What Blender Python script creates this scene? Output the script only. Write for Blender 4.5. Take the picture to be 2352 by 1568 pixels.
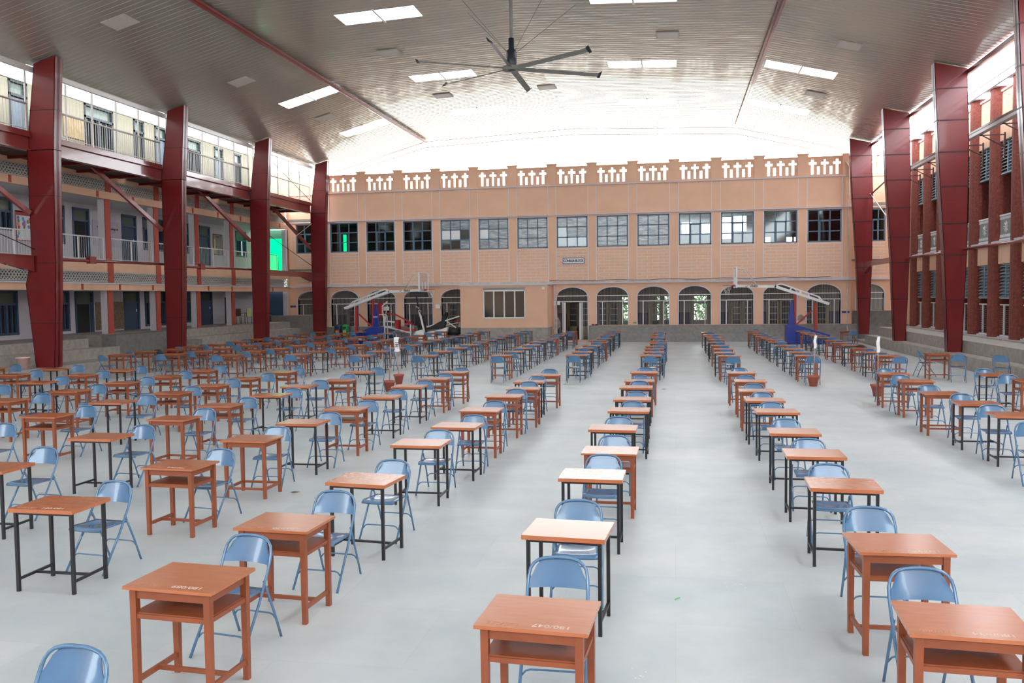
import bpy, bmesh, math, random
from mathutils import Vector, Matrix
for _o in list(bpy.data.objects): bpy.data.objects.remove(_o, do_unlink=True)
SC = bpy.context.scene
COL = SC.collection
# ---------------------------------------------------------------- camera
cam_d = bpy.data.cameras.new('camera'); cam = bpy.data.objects.new('camera', cam_d); COL.objects.link(cam)
YAW, PITCH, ROLL = 0.18523299, 0.05145547, -0.01170158
cy, sy = math.cos(YAW), math.sin(YAW)
fw = Vector((-sy*math.cos(PITCH), cy*math.cos(PITCH), -math.sin(PITCH)))
rt = Vector((cy, sy, 0)); up = rt.cross(fw)
c_, s_ = math.cos(ROLL), math.sin(ROLL)
r2 = c_*rt + s_*up; u2 = -s_*rt + c_*up
M = Matrix(((r2.x, u2.x, -fw.x), (r2.y, u2.y, -fw.y), (r2.z, u2.z, -fw.z)))
cam.matrix_world = Matrix.Translation((0, 0, 2.604)) @ M.to_4x4()
cam_d.sensor_width = 36.0; cam_d.lens = 2000.954/2352*36.0; cam_d.clip_end = 600
SC.camera = cam
# ---------------------------------------------------------------- world, view
w = bpy.data.worlds.new('world'); SC.world = w; w.use_nodes = True
bg = w.node_tree.nodes['Background']
bg.inputs[0].default_value = (0.90, 0.96, 1.0, 1); bg.inputs[1].default_value = 10.0
SC.view_settings.view_transform = 'Standard'; SC.view_settings.look = 'None'
SC.view_settings.exposure = 0.08; SC.view_settings.gamma = 1.0; SC.view_settings.use_curve_mapping = False
SC.cycles.max_bounces = 10; SC.cycles.diffuse_bounces = 6; SC.cycles.transparent_max_bounces = 12
R = random.Random(11)
# ---------------------------------------------------------------- materials
def mat(name, col, rough=.6, metal=0, spec=.5, coat=0, noise=0, nscale=8, emis=None, bump=0, bscale=20, dist=.01):
    m = bpy.data.materials.new(name); m.use_nodes = True; nt = m.node_tree; b = nt.nodes['Principled BSDF']
    b.inputs['Base Color'].default_value = (*col, 1); b.inputs['Roughness'].default_value = rough
    b.inputs['Metallic'].default_value = metal; b.inputs['Specular IOR Level'].default_value = spec
    b.inputs['Coat Weight'].default_value = coat; b.inputs['Coat Roughness'].default_value = .06
    tc = nt.nodes.new('ShaderNodeTexCoord')
    if noise:
        n = nt.nodes.new('ShaderNodeTexNoise'); n.inputs['Scale'].default_value = nscale; n.inputs['Detail'].default_value = 5
        nt.links.new(tc.outputs['Object'], n.inputs['Vector'])
        r = nt.nodes.new('ShaderNodeValToRGB'); r.color_ramp.elements[0].position = .3; r.color_ramp.elements[1].position = .72
        r.color_ramp.elements[0].color = (*[c*(1-noise) for c in col], 1); r.color_ramp.elements[1].color = (*[min(1, c*(1+noise*.6)) for c in col], 1)
        nt.links.new(n.outputs['Fac'], r.inputs[0]); nt.links.new(r.outputs[0], b.inputs['Base Color'])
    if bump:
        n2 = nt.nodes.new('ShaderNodeTexNoise'); n2.inputs['Scale'].default_value = bscale
        nt.links.new(tc.outputs['Object'], n2.inputs['Vector'])
        bp = nt.nodes.new('ShaderNodeBump'); bp.inputs['Strength'].default_value = bump; bp.inputs['Distance'].default_value = dist
        nt.links.new(n2.outputs['Fac'], bp.inputs['Height']); nt.links.new(bp.outputs[0], b.inputs['Normal'])
    if emis: b.inputs['Emission Color'].default_value = (*col, 1); b.inputs['Emission Strength'].default_value = emis
    return m
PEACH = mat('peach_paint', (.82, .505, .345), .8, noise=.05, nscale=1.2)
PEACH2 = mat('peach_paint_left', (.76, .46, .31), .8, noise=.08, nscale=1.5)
LINE = mat('white_line_paint', (.74, .70, .72), .8)
LEDGE = mat('ledge_plaster', (.62, .56, .53), .8, noise=.2, nscale=3)
LAV = mat('lavender_white_trim', (.62, .61, .70), .7)
MAROON = mat('maroon_steel_paint', (.175, .009, .012), .32, coat=.2, noise=.12, nscale=1.5)
MAROON2 = mat('maroon_beam_paint', (.22, .022, .022), .25, coat=.5)
REDPAINT = mat('red_pillar_paint', (.42, .07, .045), .7)
BRICKRED = mat('rough_brick_red', (.22, .05, .034), .85, noise=.25, nscale=9, bump=.5, bscale=14, dist=.05)
WOOD = mat('orange_varnished_wood', (.28, .072, .026), .45, coat=.08, noise=.14, nscale=6)
BLACKM = mat('black_steel_tube', (.012, .012, .016), .4)
BLUE = mat('blue_chair_enamel', (.08, .19, .345), .24, coat=.5, noise=.10, nscale=5)
DKGREEN = mat('dark_green_enamel', (.05, .075, .07), .3, coat=.3)
BROWNM = mat('dark_brown_enamel', (.06, .03, .028), .35)
WHITEM = mat('white_enamel', (.8, .8, .8), .35)
CREAMR = mat('cream_railing_paint', (.72, .67, .65), .4, metal=.2)
WALLW = mat('white_corridor_wall', (.62, .60, .64), .8, noise=.05, nscale=1)
CREAM = mat('cream_wall', (.46, .41, .315), .8, noise=.08, nscale=.8)
STONE = mat('grey_granite', (.36, .32, .29), .65, noise=.2, nscale=5)
STONE2 = mat('dark_grey_granite', (.20, .185, .17), .65, noise=.2, nscale=5)
STONE3 = mat('plinth_granite', (.27, .25, .24), .6, noise=.18, nscale=6)
NAVY = mat('navy_painted_frame', (.045, .085, .15), .4)
NAVYL = mat('blue_grey_window_frame', (.10, .17, .25), .45)
DOORG = mat('grey_blue_door', (.20, .26, .33), .5)
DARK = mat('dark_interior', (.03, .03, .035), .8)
SOFFIT = mat('white_soffit', (.58, .57, .58), .8)
PLASTIC = mat('translucent_frame', (.7, .7, .7), .5)
TERRA = mat('terracotta_pot', (.40, .10, .065), .7)
GREYST = mat('grey_wall', (.30, .29, .28), .8)
DADO = mat('dark_blue_dado', (.045, .045, .085), .5)
CREAMD = mat('cream_door_paint', (.33, .28, .16), .5)
LOUV = mat('blue_grey_louvre', (.22, .32, .38), .5)
BLUEB = mat('royal_blue_paint', (.015, .04, .30), .35)
REDB = mat('bright_red_paint', (.50, .03, .03), .4)
REDV = mat('red_vinyl', (.45, .02, .025), .45)
BLK = mat('black_rubber', (.015, .015, .017), .5)
PAPER = mat('white_paper', (.85, .85, .86), .8)
PINKPOT = mat('pale_pink_pot', (.80, .55, .50), .6)
GREENB = mat('green_bin', (.02, .35, .08), .4)
NAVYB = mat('navy_bin', (.03, .05, .10), .4)
SIGNBLUE = mat('dark_blue_sign', (.04, .05, .22), .5)
INK = mat('black_ink', (.01, .01, .02), .7)
CHALK = mat('white_chalk', (.66, .50, .42), .9)
CHALK2 = mat('faded_chalk', (.52, .22, .11), .9)
FANGREY = mat('fan_aluminium', (.24, .24, .225), .55)
TREE = mat('leaf_green', (.06, .16, .03), .6, noise=.4, nscale=8)
YEL = mat('yellow_chair_plastic', (.55, .52, .22), .5)
BLUER = mat('banner_blue', (.05, .1, .6), .7)
ORNG = mat('banner_orange', (.8, .2, .05), .7)
CREAMBOARD = mat('cork_board', (.24, .18, .12), .8, noise=.4, nscale=14)
BANNER = mat('lilac_banner_cloth', (.55, .50, .62), .8)
PATCH = mat('bare_plaster_patch', (.36, .29, .24), .9, noise=.3, nscale=9)

def floor_mat():
    m = bpy.data.materials.new('pale_grey_floor'); m.use_nodes = True; nt = m.node_tree; b = nt.nodes['Principled BSDF']
    tc = nt.nodes.new('ShaderNodeTexCoord')
    n = nt.nodes.new('ShaderNodeTexNoise'); n.inputs['Scale'].default_value = .55; n.inputs['Detail'].default_value = 8; n.inputs['Roughness'].default_value = .65
    nt.links.new(tc.outputs['Object'], n.inputs['Vector'])
    r = nt.nodes.new('ShaderNodeValToRGB'); r.color_ramp.elements[0].position = .32; r.color_ramp.elements[1].position = .7
    r.color_ramp.elements[0].color = (.46, .485, .50, 1); r.color_ramp.elements[1].color = (.62, .62, .60, 1)
    nt.links.new(n.outputs['Fac'], r.inputs[0])
    br = nt.nodes.new('ShaderNodeTexBrick'); br.offset = .5; br.inputs['Scale'].default_value = 1; br.inputs['Brick Width'].default_value = 1.9; br.inputs['Row Height'].default_value = 1.15
    br.inputs['Mortar Size'].default_value = .003; br.inputs['Mortar Smooth'].default_value = .3
    br.inputs['Color1'].default_value = (1, 1, 1, 1); br.inputs['Color2'].default_value = (.91, .935, .96, 1); br.inputs['Mortar'].default_value = (.90, .85, .80, 1)
    nt.links.new(tc.outputs['Object'], br.inputs['Vector'])
    mx = nt.nodes.new('ShaderNodeMix'); mx.data_type = 'RGBA'; mx.blend_type = 'MULTIPLY'; mx.inputs[0].default_value = 1
    nt.links.new(r.outputs[0], mx.inputs[6]); nt.links.new(br.outputs[0], mx.inputs[7]); nt.links.new(mx.outputs[2], b.inputs['Base Color'])
    n3 = nt.nodes.new('ShaderNodeTexNoise'); n3.inputs['Scale'].default_value = 2.5; n3.inputs['Detail'].default_value = 6
    nt.links.new(tc.outputs['Object'], n3.inputs['Vector'])
    mr = nt.nodes.new('ShaderNodeMapRange'); mr.inputs[3].default_value = .30; mr.inputs[4].default_value = .50
    nt.links.new(n3.outputs['Fac'], mr.inputs[0]); nt.links.new(mr.outputs[0], b.inputs['Roughness'])
    b.inputs['Specular IOR Level'].default_value = .45
    return m
FLOOR = floor_mat()
def top_mat(name, col, seed):
    m = bpy.data.materials.new(name); m.use_nodes = True; nt = m.node_tree; b = nt.nodes['Principled BSDF']
    tc = nt.nodes.new('ShaderNodeTexCoord'); mp = nt.nodes.new('ShaderNodeMapping'); mp.inputs['Scale'].default_value = (2.2, 14, 4); mp.inputs['Location'].default_value = (seed, 0, 0)
    nt.links.new(tc.outputs['Object'], mp.inputs[0])
    n = nt.nodes.new('ShaderNodeTexNoise'); n.inputs['Scale'].default_value = 2.2; n.inputs['Detail'].default_value = 6; nt.links.new(mp.outputs[0], n.inputs[0])
    r = nt.nodes.new('ShaderNodeValToRGB'); r.color_ramp.elements[0].position = .3; r.color_ramp.elements[1].position = .75
    r.color_ramp.elements[0].color = (*[c*.9 for c in col], 1); r.color_ramp.elements[1].color = (*[c*1.07 for c in col], 1)
    nt.links.new(n.outputs['Fac'], r.inputs[0]); nt.links.new(r.outputs[0], b.inputs['Base Color'])
    mr = nt.nodes.new('ShaderNodeMapRange'); mr.inputs[3].default_value = .17; mr.inputs[4].default_value = .31
    nt.links.new(n.outputs['Fac'], mr.inputs[0]); nt.links.new(mr.outputs[0], b.inputs['Roughness'])
    b.inputs['Specular IOR Level'].default_value = .6; b.inputs['Coat Weight'].default_value = .4; b.inputs['Coat Roughness'].default_value = .2
    return m
TOPM = top_mat('orange_desk_top', (.47, .14, .05), 0)
def ceil_mat():
    m = mat('ribbed_roof_sheet', (.50, .49, .43), .26, metal=.45, spec=.8, coat=.35, bump=.42, bscale=1.6, dist=.05)
    return m
CEIL = ceil_mat()
def glass_mat(name, tint, alpha, rough=.05):
    m = bpy.data.materials.new(name); m.use_nodes = True; nt = m.node_tree; nt.nodes.clear()
    o = nt.nodes.new('ShaderNodeOutputMaterial'); g = nt.nodes.new('ShaderNodeBsdfGlossy'); g.inputs['Roughness'].default_value = rough; g.inputs[0].default_value = (.8, .8, .8, 1)
    t = nt.nodes.new('ShaderNodeBsdfTransparent'); t.inputs[0].default_value = (*tint, 1); mx = nt.nodes.new('ShaderNodeMixShader'); mx.inputs[0].default_value = alpha
    nt.links.new(t.outputs[0], mx.inputs[1]); nt.links.new(g.outputs[0], mx.inputs[2]); nt.links.new(mx.outputs[0], o.inputs[0]); return m
GLASS = glass_mat('window_glass', (.70, .78, .80), .05)
GLASSB = glass_mat('backboard_glass', (.95, .96, .97), .10)
def ribbed_glass():
    m = bpy.data.materials.new('frosted_ribbed_glass'); m.use_nodes = True; nt = m.node_tree; b = nt.nodes['Principled BSDF']
    b.inputs['Base Color'].default_value = (.30, .33, .35, 1); b.inputs['Roughness'].default_value = .22; b.inputs['Specular IOR Level'].default_value = .8
    tc = nt.nodes.new('ShaderNodeTexCoord'); mp = nt.nodes.new('ShaderNodeMapping'); mp.inputs['Scale'].default_value = (1.2, 1, 9); nt.links.new(tc.outputs['Object'], mp.inputs[0])
    n = nt.nodes.new('ShaderNodeTexNoise'); n.inputs['Scale'].default_value = 2; nt.links.new(mp.outputs[0], n.inputs[0])
    r = nt.nodes.new('ShaderNodeValToRGB'); r.color_ramp.elements[0].position = .38; r.color_ramp.elements[1].position = .68
    r.color_ramp.elements[0].color = (.13, .17, .20, 1); r.color_ramp.elements[1].color = (.42, .46, .48, 1); nt.links.new(n.outputs['Fac'], r.inputs[0]); nt.links.new(r.outputs[0], b.inputs['Base Color'])
    return m
RIBGL = ribbed_glass()
def translucent(name, col, fac=.5):
    m = bpy.data.materials.new(name); m.use_nodes = True; nt = m.node_tree; nt.nodes.clear()
    o = nt.nodes.new('ShaderNodeOutputMaterial'); a = nt.nodes.new('ShaderNodeBsdfTranslucent'); a.inputs[0].default_value = (*col, 1)
    t = nt.nodes.new('ShaderNodeBsdfTransparent'); t.inputs[0].default_value = (*col, 1); mx = nt.nodes.new('ShaderNodeMixShader'); mx.inputs[0].default_value = fac
    nt.links.new(t.outputs[0], mx.inputs[1]); nt.links.new(a.outputs[0], mx.inputs[2]); nt.links.new(mx.outputs[0], o.inputs[0]); return m
SKYL = translucent('skylight_plastic', (.9, .93, .95), .5)
NETG = translucent('green_shade_net', (.02, .62, .30), .45)
BRICKP = None
def brick_mat():
    m = bpy.data.materials.new('painted_block_pattern'); m.use_nodes = True; nt = m.node_tree; b = nt.nodes['Principled BSDF']; b.inputs['Roughness'].default_value = .8
    tc = nt.nodes.new('ShaderNodeTexCoord'); sp = nt.nodes.new('ShaderNodeSeparateXYZ'); cb = nt.nodes.new('ShaderNodeCombineXYZ')
    nt.links.new(tc.outputs['Object'], sp.inputs[0]); nt.links.new(sp.outputs[0], cb.inputs[0]); nt.links.new(sp.outputs[2], cb.inputs[1])
    br = nt.nodes.new('ShaderNodeTexBrick'); br.offset = .5; br.inputs['Scale'].default_value = 1; br.inputs['Brick Width'].default_value = .60; br.inputs['Row Height'].default_value = .176
    br.inputs['Mortar Size'].default_value = .013; br.inputs['Mortar Smooth'].default_value = .1
    br.inputs['Color1'].default_value = (.83, .51, .35, 1); br.inputs['Color2'].default_value = (.81, .495, .335, 1); br.inputs['Mortar'].default_value = (.74, .68, .68, 1)
    nt.links.new(cb.outputs[0], br.inputs['Vector']); nt.links.new(br.outputs[0], b.inputs['Base Color']); return m
BRICKP = brick_mat()
# ---------------------------------------------------------------- mesh builder
class MB:
    def __init__(s): s.v = []; s.f = []; s.mi = []; s.ms = []; s.sm = []
    def m(s, mm):
        if mm not in s.ms: s.ms.append(mm)
        return s.ms.index(mm)
    def add(s, vs, fs, mm=None, smooth=False):
        o = len(s.v); s.v += [tuple(v) for v in vs]; i = s.m(mm) if mm else 0
        for f in fs: s.f.append([a+o for a in f]); s.mi.append(i); s.sm.append(smooth)
        return s
    def box(s, x0, x1, y0, y1, z0, z1, mm=None):
        v = [(x0, y0, z0), (x1, y0, z0), (x1, y1, z0), (x0, y1, z0), (x0, y0, z1), (x1, y0, z1), (x1, y1, z1), (x0, y1, z1)]
        return s.add(v, [(3, 2, 1, 0), (4, 5, 6, 7), (0, 1, 5, 4), (1, 2, 6, 5), (2, 3, 7, 6), (3, 0, 4, 7)], mm)
    def hexa(s, a, b, mm=None):   # two quads (bottom, top)
        return s.add(list(a)+list(b), [(3, 2, 1, 0), (4, 5, 6, 7), (0, 1, 5, 4), (1, 2, 6, 5), (2, 3, 7, 6), (3, 0, 4, 7)], mm)
    def bar(s, p, q, w, h=None, mm=None):  # rectangular bar between two points
        h = h or w; p = Vector(p); q = Vector(q); d = (q-p).normalized()
        u = Vector((0, 0, 1)) if abs(d.z) < .9 else Vector((0, 1, 0)); a = d.cross(u).normalized()*w/2; b = a.cross(d).normalized()*h/2
        return s.hexa([p-a-b, p+a-b, p+a+b, p-a+b], [q-a-b, q+a-b, q+a+b, q-a+b], mm)
    def tube(s, pts, r, n=6, mm=None, closed=False, cap=True):
        P = [Vector(p) for p in pts]; rings = []; o = []; k = len(P)
        for i, p in enumerate(P):
            if closed: d = P[(i+1) % k]-P[i-1]
            else: d = P[min(i+1, k-1)]-P[max(i-1, 0)]
            d.normalize(); u = Vector((0, 0, 1)) if abs(d.z) < .93 else Vector((0, 1, 0))
            a = d.cross(u).normalized(); b = a.cross(d).normalized(); rr = r[i] if isinstance(r, (list, tuple)) else r
            for j in range(n):
                t = 2*math.pi*j/n; o.append(p+a*rr*math.cos(t)+b*rr*math.sin(t))
        fs = []
        for i in range(k if closed else k-1):
            i2 = (i+1) % k
            for j in range(n): j2 = (j+1) % n; fs.append((i*n+j, i*n+j2, i2*n+j2, i2*n+j))
        if cap and not closed: fs += [tuple(range(n))[::-1], tuple(range((k-1)*n, k*n))]
        return s.add(o, fs, mm, True)
    def lathe(s, prof, cx=0, cy=0, n=20, mm=None, z0=0):
        o = []; k = len(prof)
        for r, z in prof:
            for j in range(n): t = 2*math.pi*j/n; o.append((cx+r*math.cos(t), cy+r*math.sin(t), z0+z))
        fs = [(i*n+j, i*n+(j+1) % n, (i+1)*n+(j+1) % n, (i+1)*n+j) for i in range(k-1) for j in range(n)]
        return s.add(o, fs, mm, True)
    def prism(s, poly, y0, y1, mm=None, axis='y'):  # poly in (x,z), extruded along y (or (y,z) along x)
        n = len(poly); f = (lambda a, b, c: (a, c, b)) if axis == 'y' else (lambda a, b, c: (c, a, b)) if axis == 'x' else (lambda a, b, c: (a, b, c))
        v = [f(a, b, y0) for a, b in poly]+[f(a, b, y1) for a, b in poly]
        return s.add(v, [tuple(range(n)), tuple(range(2*n-1, n-1, -1))]+[(i, i+n, (i+1) % n+n, (i+1) % n) for i in range(n)], mm)
    def mesh(s, name, mm=None):
        me = bpy.data.meshes.new(name); me.from_pydata([tuple(v) for v in s.v], [], s.f)
        for m_ in (s.ms or [mm]): me.materials.append(m_)
        if len(s.ms) > 1: me.polygons.foreach_set('material_index', s.mi)
        me.polygons.foreach_set('use_smooth', s.sm); me.update()
        bm = bmesh.new(); bm.from_mesh(me); bmesh.ops.recalc_face_normals(bm, faces=bm.faces); bm.to_mesh(me); bm.free()
        return me
    def obj(s, name, mm=None, parent=None):
        o = bpy.data.objects.new(name, s.mesh(name, mm)); COL.objects.link(o)
        if parent: o.parent = parent
        return o
def struct(name, b, mm=None):
    o = b.obj(name, mm); o['kind'] = 'structure'; return o
def tag(o, label, cat, group=None, kind=None):
    o['label'] = label; o['category'] = cat
    if group: o['group'] = group
    if kind: o['kind'] = kind
    return o
def thing(name, label, cat, loc=(0, 0, 0), rz=0, group=None, kind=None):
    o = bpy.data.objects.new(name, None); COL.objects.link(o); o.location = loc; o.rotation_euler = (0, 0, rz); o.empty_display_size = .1
    return tag(o, label, cat, group, kind)
KIDS = {}
def kids(o):
    if o.name not in KIDS: KIDS[o.name] = [c for c in bpy.data.objects if c.parent == o]
    return KIDS[o.name]
def dup(o, loc=None, rz=0, label=None, group=None, parent=None):
    c = o.copy(); COL.objects.link(c)
    if parent: c.parent = parent
    if loc is not None: c.location = loc; c.rotation_euler = (0, 0, rz)
    if label: c['label'] = label
    if group: c['group'] = group
    for ch in kids(o): dup(ch, parent=c)
    return c
def text(body, size, mm, parent, loc, rot, name='lettering', ext=.001, bold=False, align='CENTER', sx=1):
    cu = bpy.data.curves.new(name, 'FONT'); cu.body = body; cu.size = size; cu.extrude = ext; cu.align_x = align; cu.align_y = 'CENTER'; cu.resolution_u = 3
    if bold: cu.offset = size*.02*bold
    tmp = bpy.data.objects.new('tmp_text', cu); COL.objects.link(tmp); bpy.context.view_layer.update()
    me = bpy.data.meshes.new_from_object(tmp.evaluated_get(bpy.context.evaluated_depsgraph_get())); bpy.data.objects.remove(tmp, do_unlink=True); bpy.data.curves.remove(cu)
    me.materials.clear(); me.materials.append(mm)
    o = bpy.data.objects.new(name, me); COL.objects.link(o); o.parent = parent; o.location = loc; o.rotation_euler = rot; o.scale = (sx, 1, 1)
    return o
ORD = ['first', 'second', 'third', 'fourth', 'fifth', 'sixth', 'seventh', 'eighth', 'ninth', 'tenth', 'eleventh', 'twelfth', 'thirteenth', 'fourteenth']
DESKS={
 'Z':[(6.12,27.00,'w',-0.5),(6.08,28.64,'s',-1.0),(6.11,30.56,'w',0.5),(6.16,32.49,'s',-1.3),(6.10,34.07,'w',0.1),(6.08,35.66,'w',-0.4),(6.22,38.22,'s',-1.3),(6.12,39.72,'s',0.0),(6.12,41.22,'s',-1.4),(6.12,42.74,'w',-0.2),(6.17,44.63,'s',-1.3)],
 'A':[(3.84,26.97,'w',-1.2),(3.88,28.63,'s',-0.2),(3.85,30.21,'s',1.0),(3.87,32.26,'s',-1.1),(3.84,34.53,'s',-0.8),(3.90,36.18,'s',0.4),(3.88,37.68,'s',1.3),(3.77,39.18,'w',0.2),(3.83,41.01,'s',-0.3),(3.77,42.77,'s',1.4),(3.85,44.54,'w',-1.4)],
 'B':[(1.60,26.87,'w',1.1),(1.54,28.37,'s',-0.6),(1.61,30.17,'s',-1.1),(1.59,32.20,'w',-1.1),(1.57,34.42,'s',-0.6),(1.66,36.38,'s',0.9),(1.66,37.88,'s',-1.0),(1.62,39.38,'s',0.2),(1.63,40.90,'s',0.4),(1.58,43.46,'w',-0.4)],
 'C':[(-0.74,27.10,'s',0.1),(-0.68,28.61,'s',-1.3),(-0.71,30.24,'s',-1.3),(-0.72,31.83,'s',-0.9),(-0.65,33.96,'s',0.5),(-0.63,35.46,'s',-0.2),(-0.73,38.14,'s',-0.6),(-0.73,39.64,'s',0.3),(-0.76,41.54,'s',-0.1),(-0.73,43.80,'s',-0.6)],
 'D':[(-3.04,27.18,'s',0.9),(-3.02,28.68,'s',0.6),(-3.16,30.86,'s',-0.8),(-3.06,32.36,'s',0.2),(-2.95,34.61,'w',0.1),(-3.12,36.11,'s',1.1),(-3.02,37.72,'s',0.7),(-3.10,40.62,'s',-0.6),(-3.14,42.12,'s',1.4),(-3.02,43.69,'s',-1.1),(-3.09,45.24,'s',-0.2)],
 'E':[(-5.37,26.93,'w',0.8),(-5.35,28.88,'s',-1.0),(-5.37,30.72,'s',-0.0),(-5.40,32.81,'s',-1.4),(-5.48,34.91,'s',0.5),(-5.41,36.41,'s',0.8),(-5.35,37.94,'w',0.2),(-5.45,40.74,'s',1.1),(-5.46,42.25,'s',-0.6),(-5.29,43.75,'w',0.6),(-5.36,45.75,'w',0.3)],
 'F':[(-7.81,26.90,'s',0.2),(-7.84,28.93,'s',-0.1),(-7.82,30.91,'s',1.0),(-7.82,32.87,'s',1.3),(-7.85,34.86,'w',-0.1),(-7.84,36.40,'s',0.5),(-7.86,38.33,'s',-1.3),(-7.87,40.15,'s',0.6),(-7.78,41.65,'w',0.4),(-7.77,43.80,'s',1.5),(-7.84,46.08,'s',1.0)],
 'G':[(-9.96,26.92,'s',-0.6),(-10.15,29.02,'s',-0.3),(-10.18,30.94,'s',0.5),(-10.18,32.92,'s',-1.4),(-10.34,35.23,'s',-0.1),(-10.24,36.73,'s',-1.0),(-10.19,38.35,'s',-1.1),(-10.09,40.05,'s',-1.3),(-10.16,41.97,'s',0.8),(-10.23,44.02,'w',-1.1),(-10.11,45.73,'s',-0.8)],
 'H':[(-12.38,27.40,'w',-0.3),(-12.41,28.90,'s',1.1),(-12.45,31.13,'w',-1.3),(-12.47,33.05,'w',-0.2),(-12.64,35.24,'w',0.1),(-12.59,36.76,'w',1.2),(-12.51,38.26,'w',1.0),(-12.35,39.76,'w',1.1),(-12.40,41.36,'w',-0.7),(-12.62,44.18,'w',-0.3),(-12.48,45.68,'w',-0.4)],
 'I':[(-14.69,27.12,'w',1.2),(-14.84,29.09,'w',1.4),(-14.63,30.59,'w',-1.0),(-14.75,32.44,'w',-1.0),(-14.84,34.84,'w',-0.8),(-14.71,36.34,'w',-0.8),(-14.87,38.45,'w',-0.0),(-15.02,40.13,'w',0.3),(-14.71,41.63,'w',-0.7),(-14.98,43.76,'s',-1.5),(-14.87,45.62,'s',-0.2)],
 'J':[(-17.11,27.63,'w',-0.4),(-16.94,29.13,'w',0.2),(-17.06,30.76,'w',1.4),(-17.00,32.75,'w',0.6),(-17.19,34.72,'w',0.0),(-17.03,36.22,'w',0.4),(-16.90,37.72,'w',0.5),(-17.15,40.09,'w',-1.3),(-16.99,41.59,'w',1.2),(-17.52,44.25,'w',0.8),(-17.18,45.75,'s',1.1)],
 'K':[(-18.92,27.13,'w',0.9),(-19.02,28.76,'w',-0.3),(-18.87,30.40,'w',-0.3),(-19.06,32.09,'w',-1.2),(-18.90,33.59,'w',0.4),(-19.03,35.70,'w',-1.3),(-19.44,38.04,'w',-1.3),(-19.08,39.54,'w',-0.9),(-19.28,41.55,'w',-1.0),(-19.50,43.61,'w',-0.5),(-19.68,46.16,'w',-1.3)],
 'Y':[(7.69,27.83,'w',-1.5)],
 'M':[(8.22,44.42,'w',-1.0)],
 'P':[(1.53,21.06,'w',-1.2),(1.57,19.09,'w',-0.4),(1.53,17.18,'w',-1.4),(1.53,15.69,'s',1.1),(1.57,14.20,'s',0.3),(1.56,12.10,'s',-1.1),(1.57,10.45,'s',-0.7),(1.59,8.79,'s',-2.0),(1.60,6.73,'w',3.0),(1.58,5.18,'w',-2.5)],
 'Q':[(-0.73,21.04,'w',1.0),(-0.76,18.96,'w',1.5),(-0.77,17.66,'s',-0.1),(-0.75,15.65,'s',-0.0),(-0.73,14.12,'s',-1.2),(-0.85,12.17,'s',-1.2),(-0.76,10.36,'w',-0.5),(-0.84,8.93,'s',-0.7),(-0.83,6.79,'s',-4.0),(-0.78,4.93,'w',-3.0)],
 'R':[(-2.97,20.24,'w',-1.4),(-3.11,18.64,'s',1.4),(-2.99,17.22,'w',0.1),(-3.13,15.90,'w',-1.1),(-3.13,13.90,'w',0.1),(-3.09,12.15,'s',-1.4),(-3.19,10.64,'s',0.1),(-3.11,8.41,'s',-6.0),(-3.18,6.67,'w',-3.0),(-3.18,5.23,'w',-3.5)],
 'S':[(-5.35,20.82,'w',-0.7),(-5.40,19.15,'w',-0.4),(-5.47,17.50,'s',-1.0),(-5.43,15.61,'s',0.8),(-5.44,13.82,'w',0.1),(-5.51,12.25,'s',0.8),(-5.54,10.70,'w',-0.5),(-5.48,8.88,'w',-3.0),(-5.55,7.01,'s',0.0)],
 'T':[(-7.78,20.81,'s',1.5),(-7.48,18.67,'w',1.1),(-7.88,17.37,'s',0.9),(-7.72,15.70,'s',1.0),(-7.87,14.08,'w',0.7),(-7.74,12.41,'w',-0.8),(-7.74,10.63,'s',0.1),(-7.56,8.49,'s',2.0)],
 'U':[(-9.85,20.70,'w',-1.4),(-10.00,19.00,'w',-1.4),(-9.93,17.37,'w',-0.7),(-9.94,15.88,'w',-0.7),(-10.19,14.37,'s',0.6),(-10.07,12.51,'w',1.4)],
 'V':[(-12.24,21.03,'w',-0.2),(-12.28,19.35,'w',1.3),(-12.37,17.78,'w',1.5),(-12.37,16.08,'w',1.4),(-12.49,14.40,'w',-0.4)],
 'W':[(-14.64,21.01,'s',-0.8),(-14.72,19.55,'w',-0.8),(-14.48,17.72,'s',-0.9)],
 'X':[(-16.92,21.32,'s',-0.9),(-16.66,19.53,'w',0.4)],
 'O':[(-18.96,21.33,'w',1.2)],
 'N':[(4.87,21.00,'w',1.0),(4.93,19.36,'w',-0.1),(4.77,17.01,'w',0.5),(4.91,15.55,'s',0.9),(4.99,14.13,'s',-1.2)],
 'L':[(7.01,20.90,'s',0.5),(7.25,19.60,'w',1.2)],
}
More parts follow.
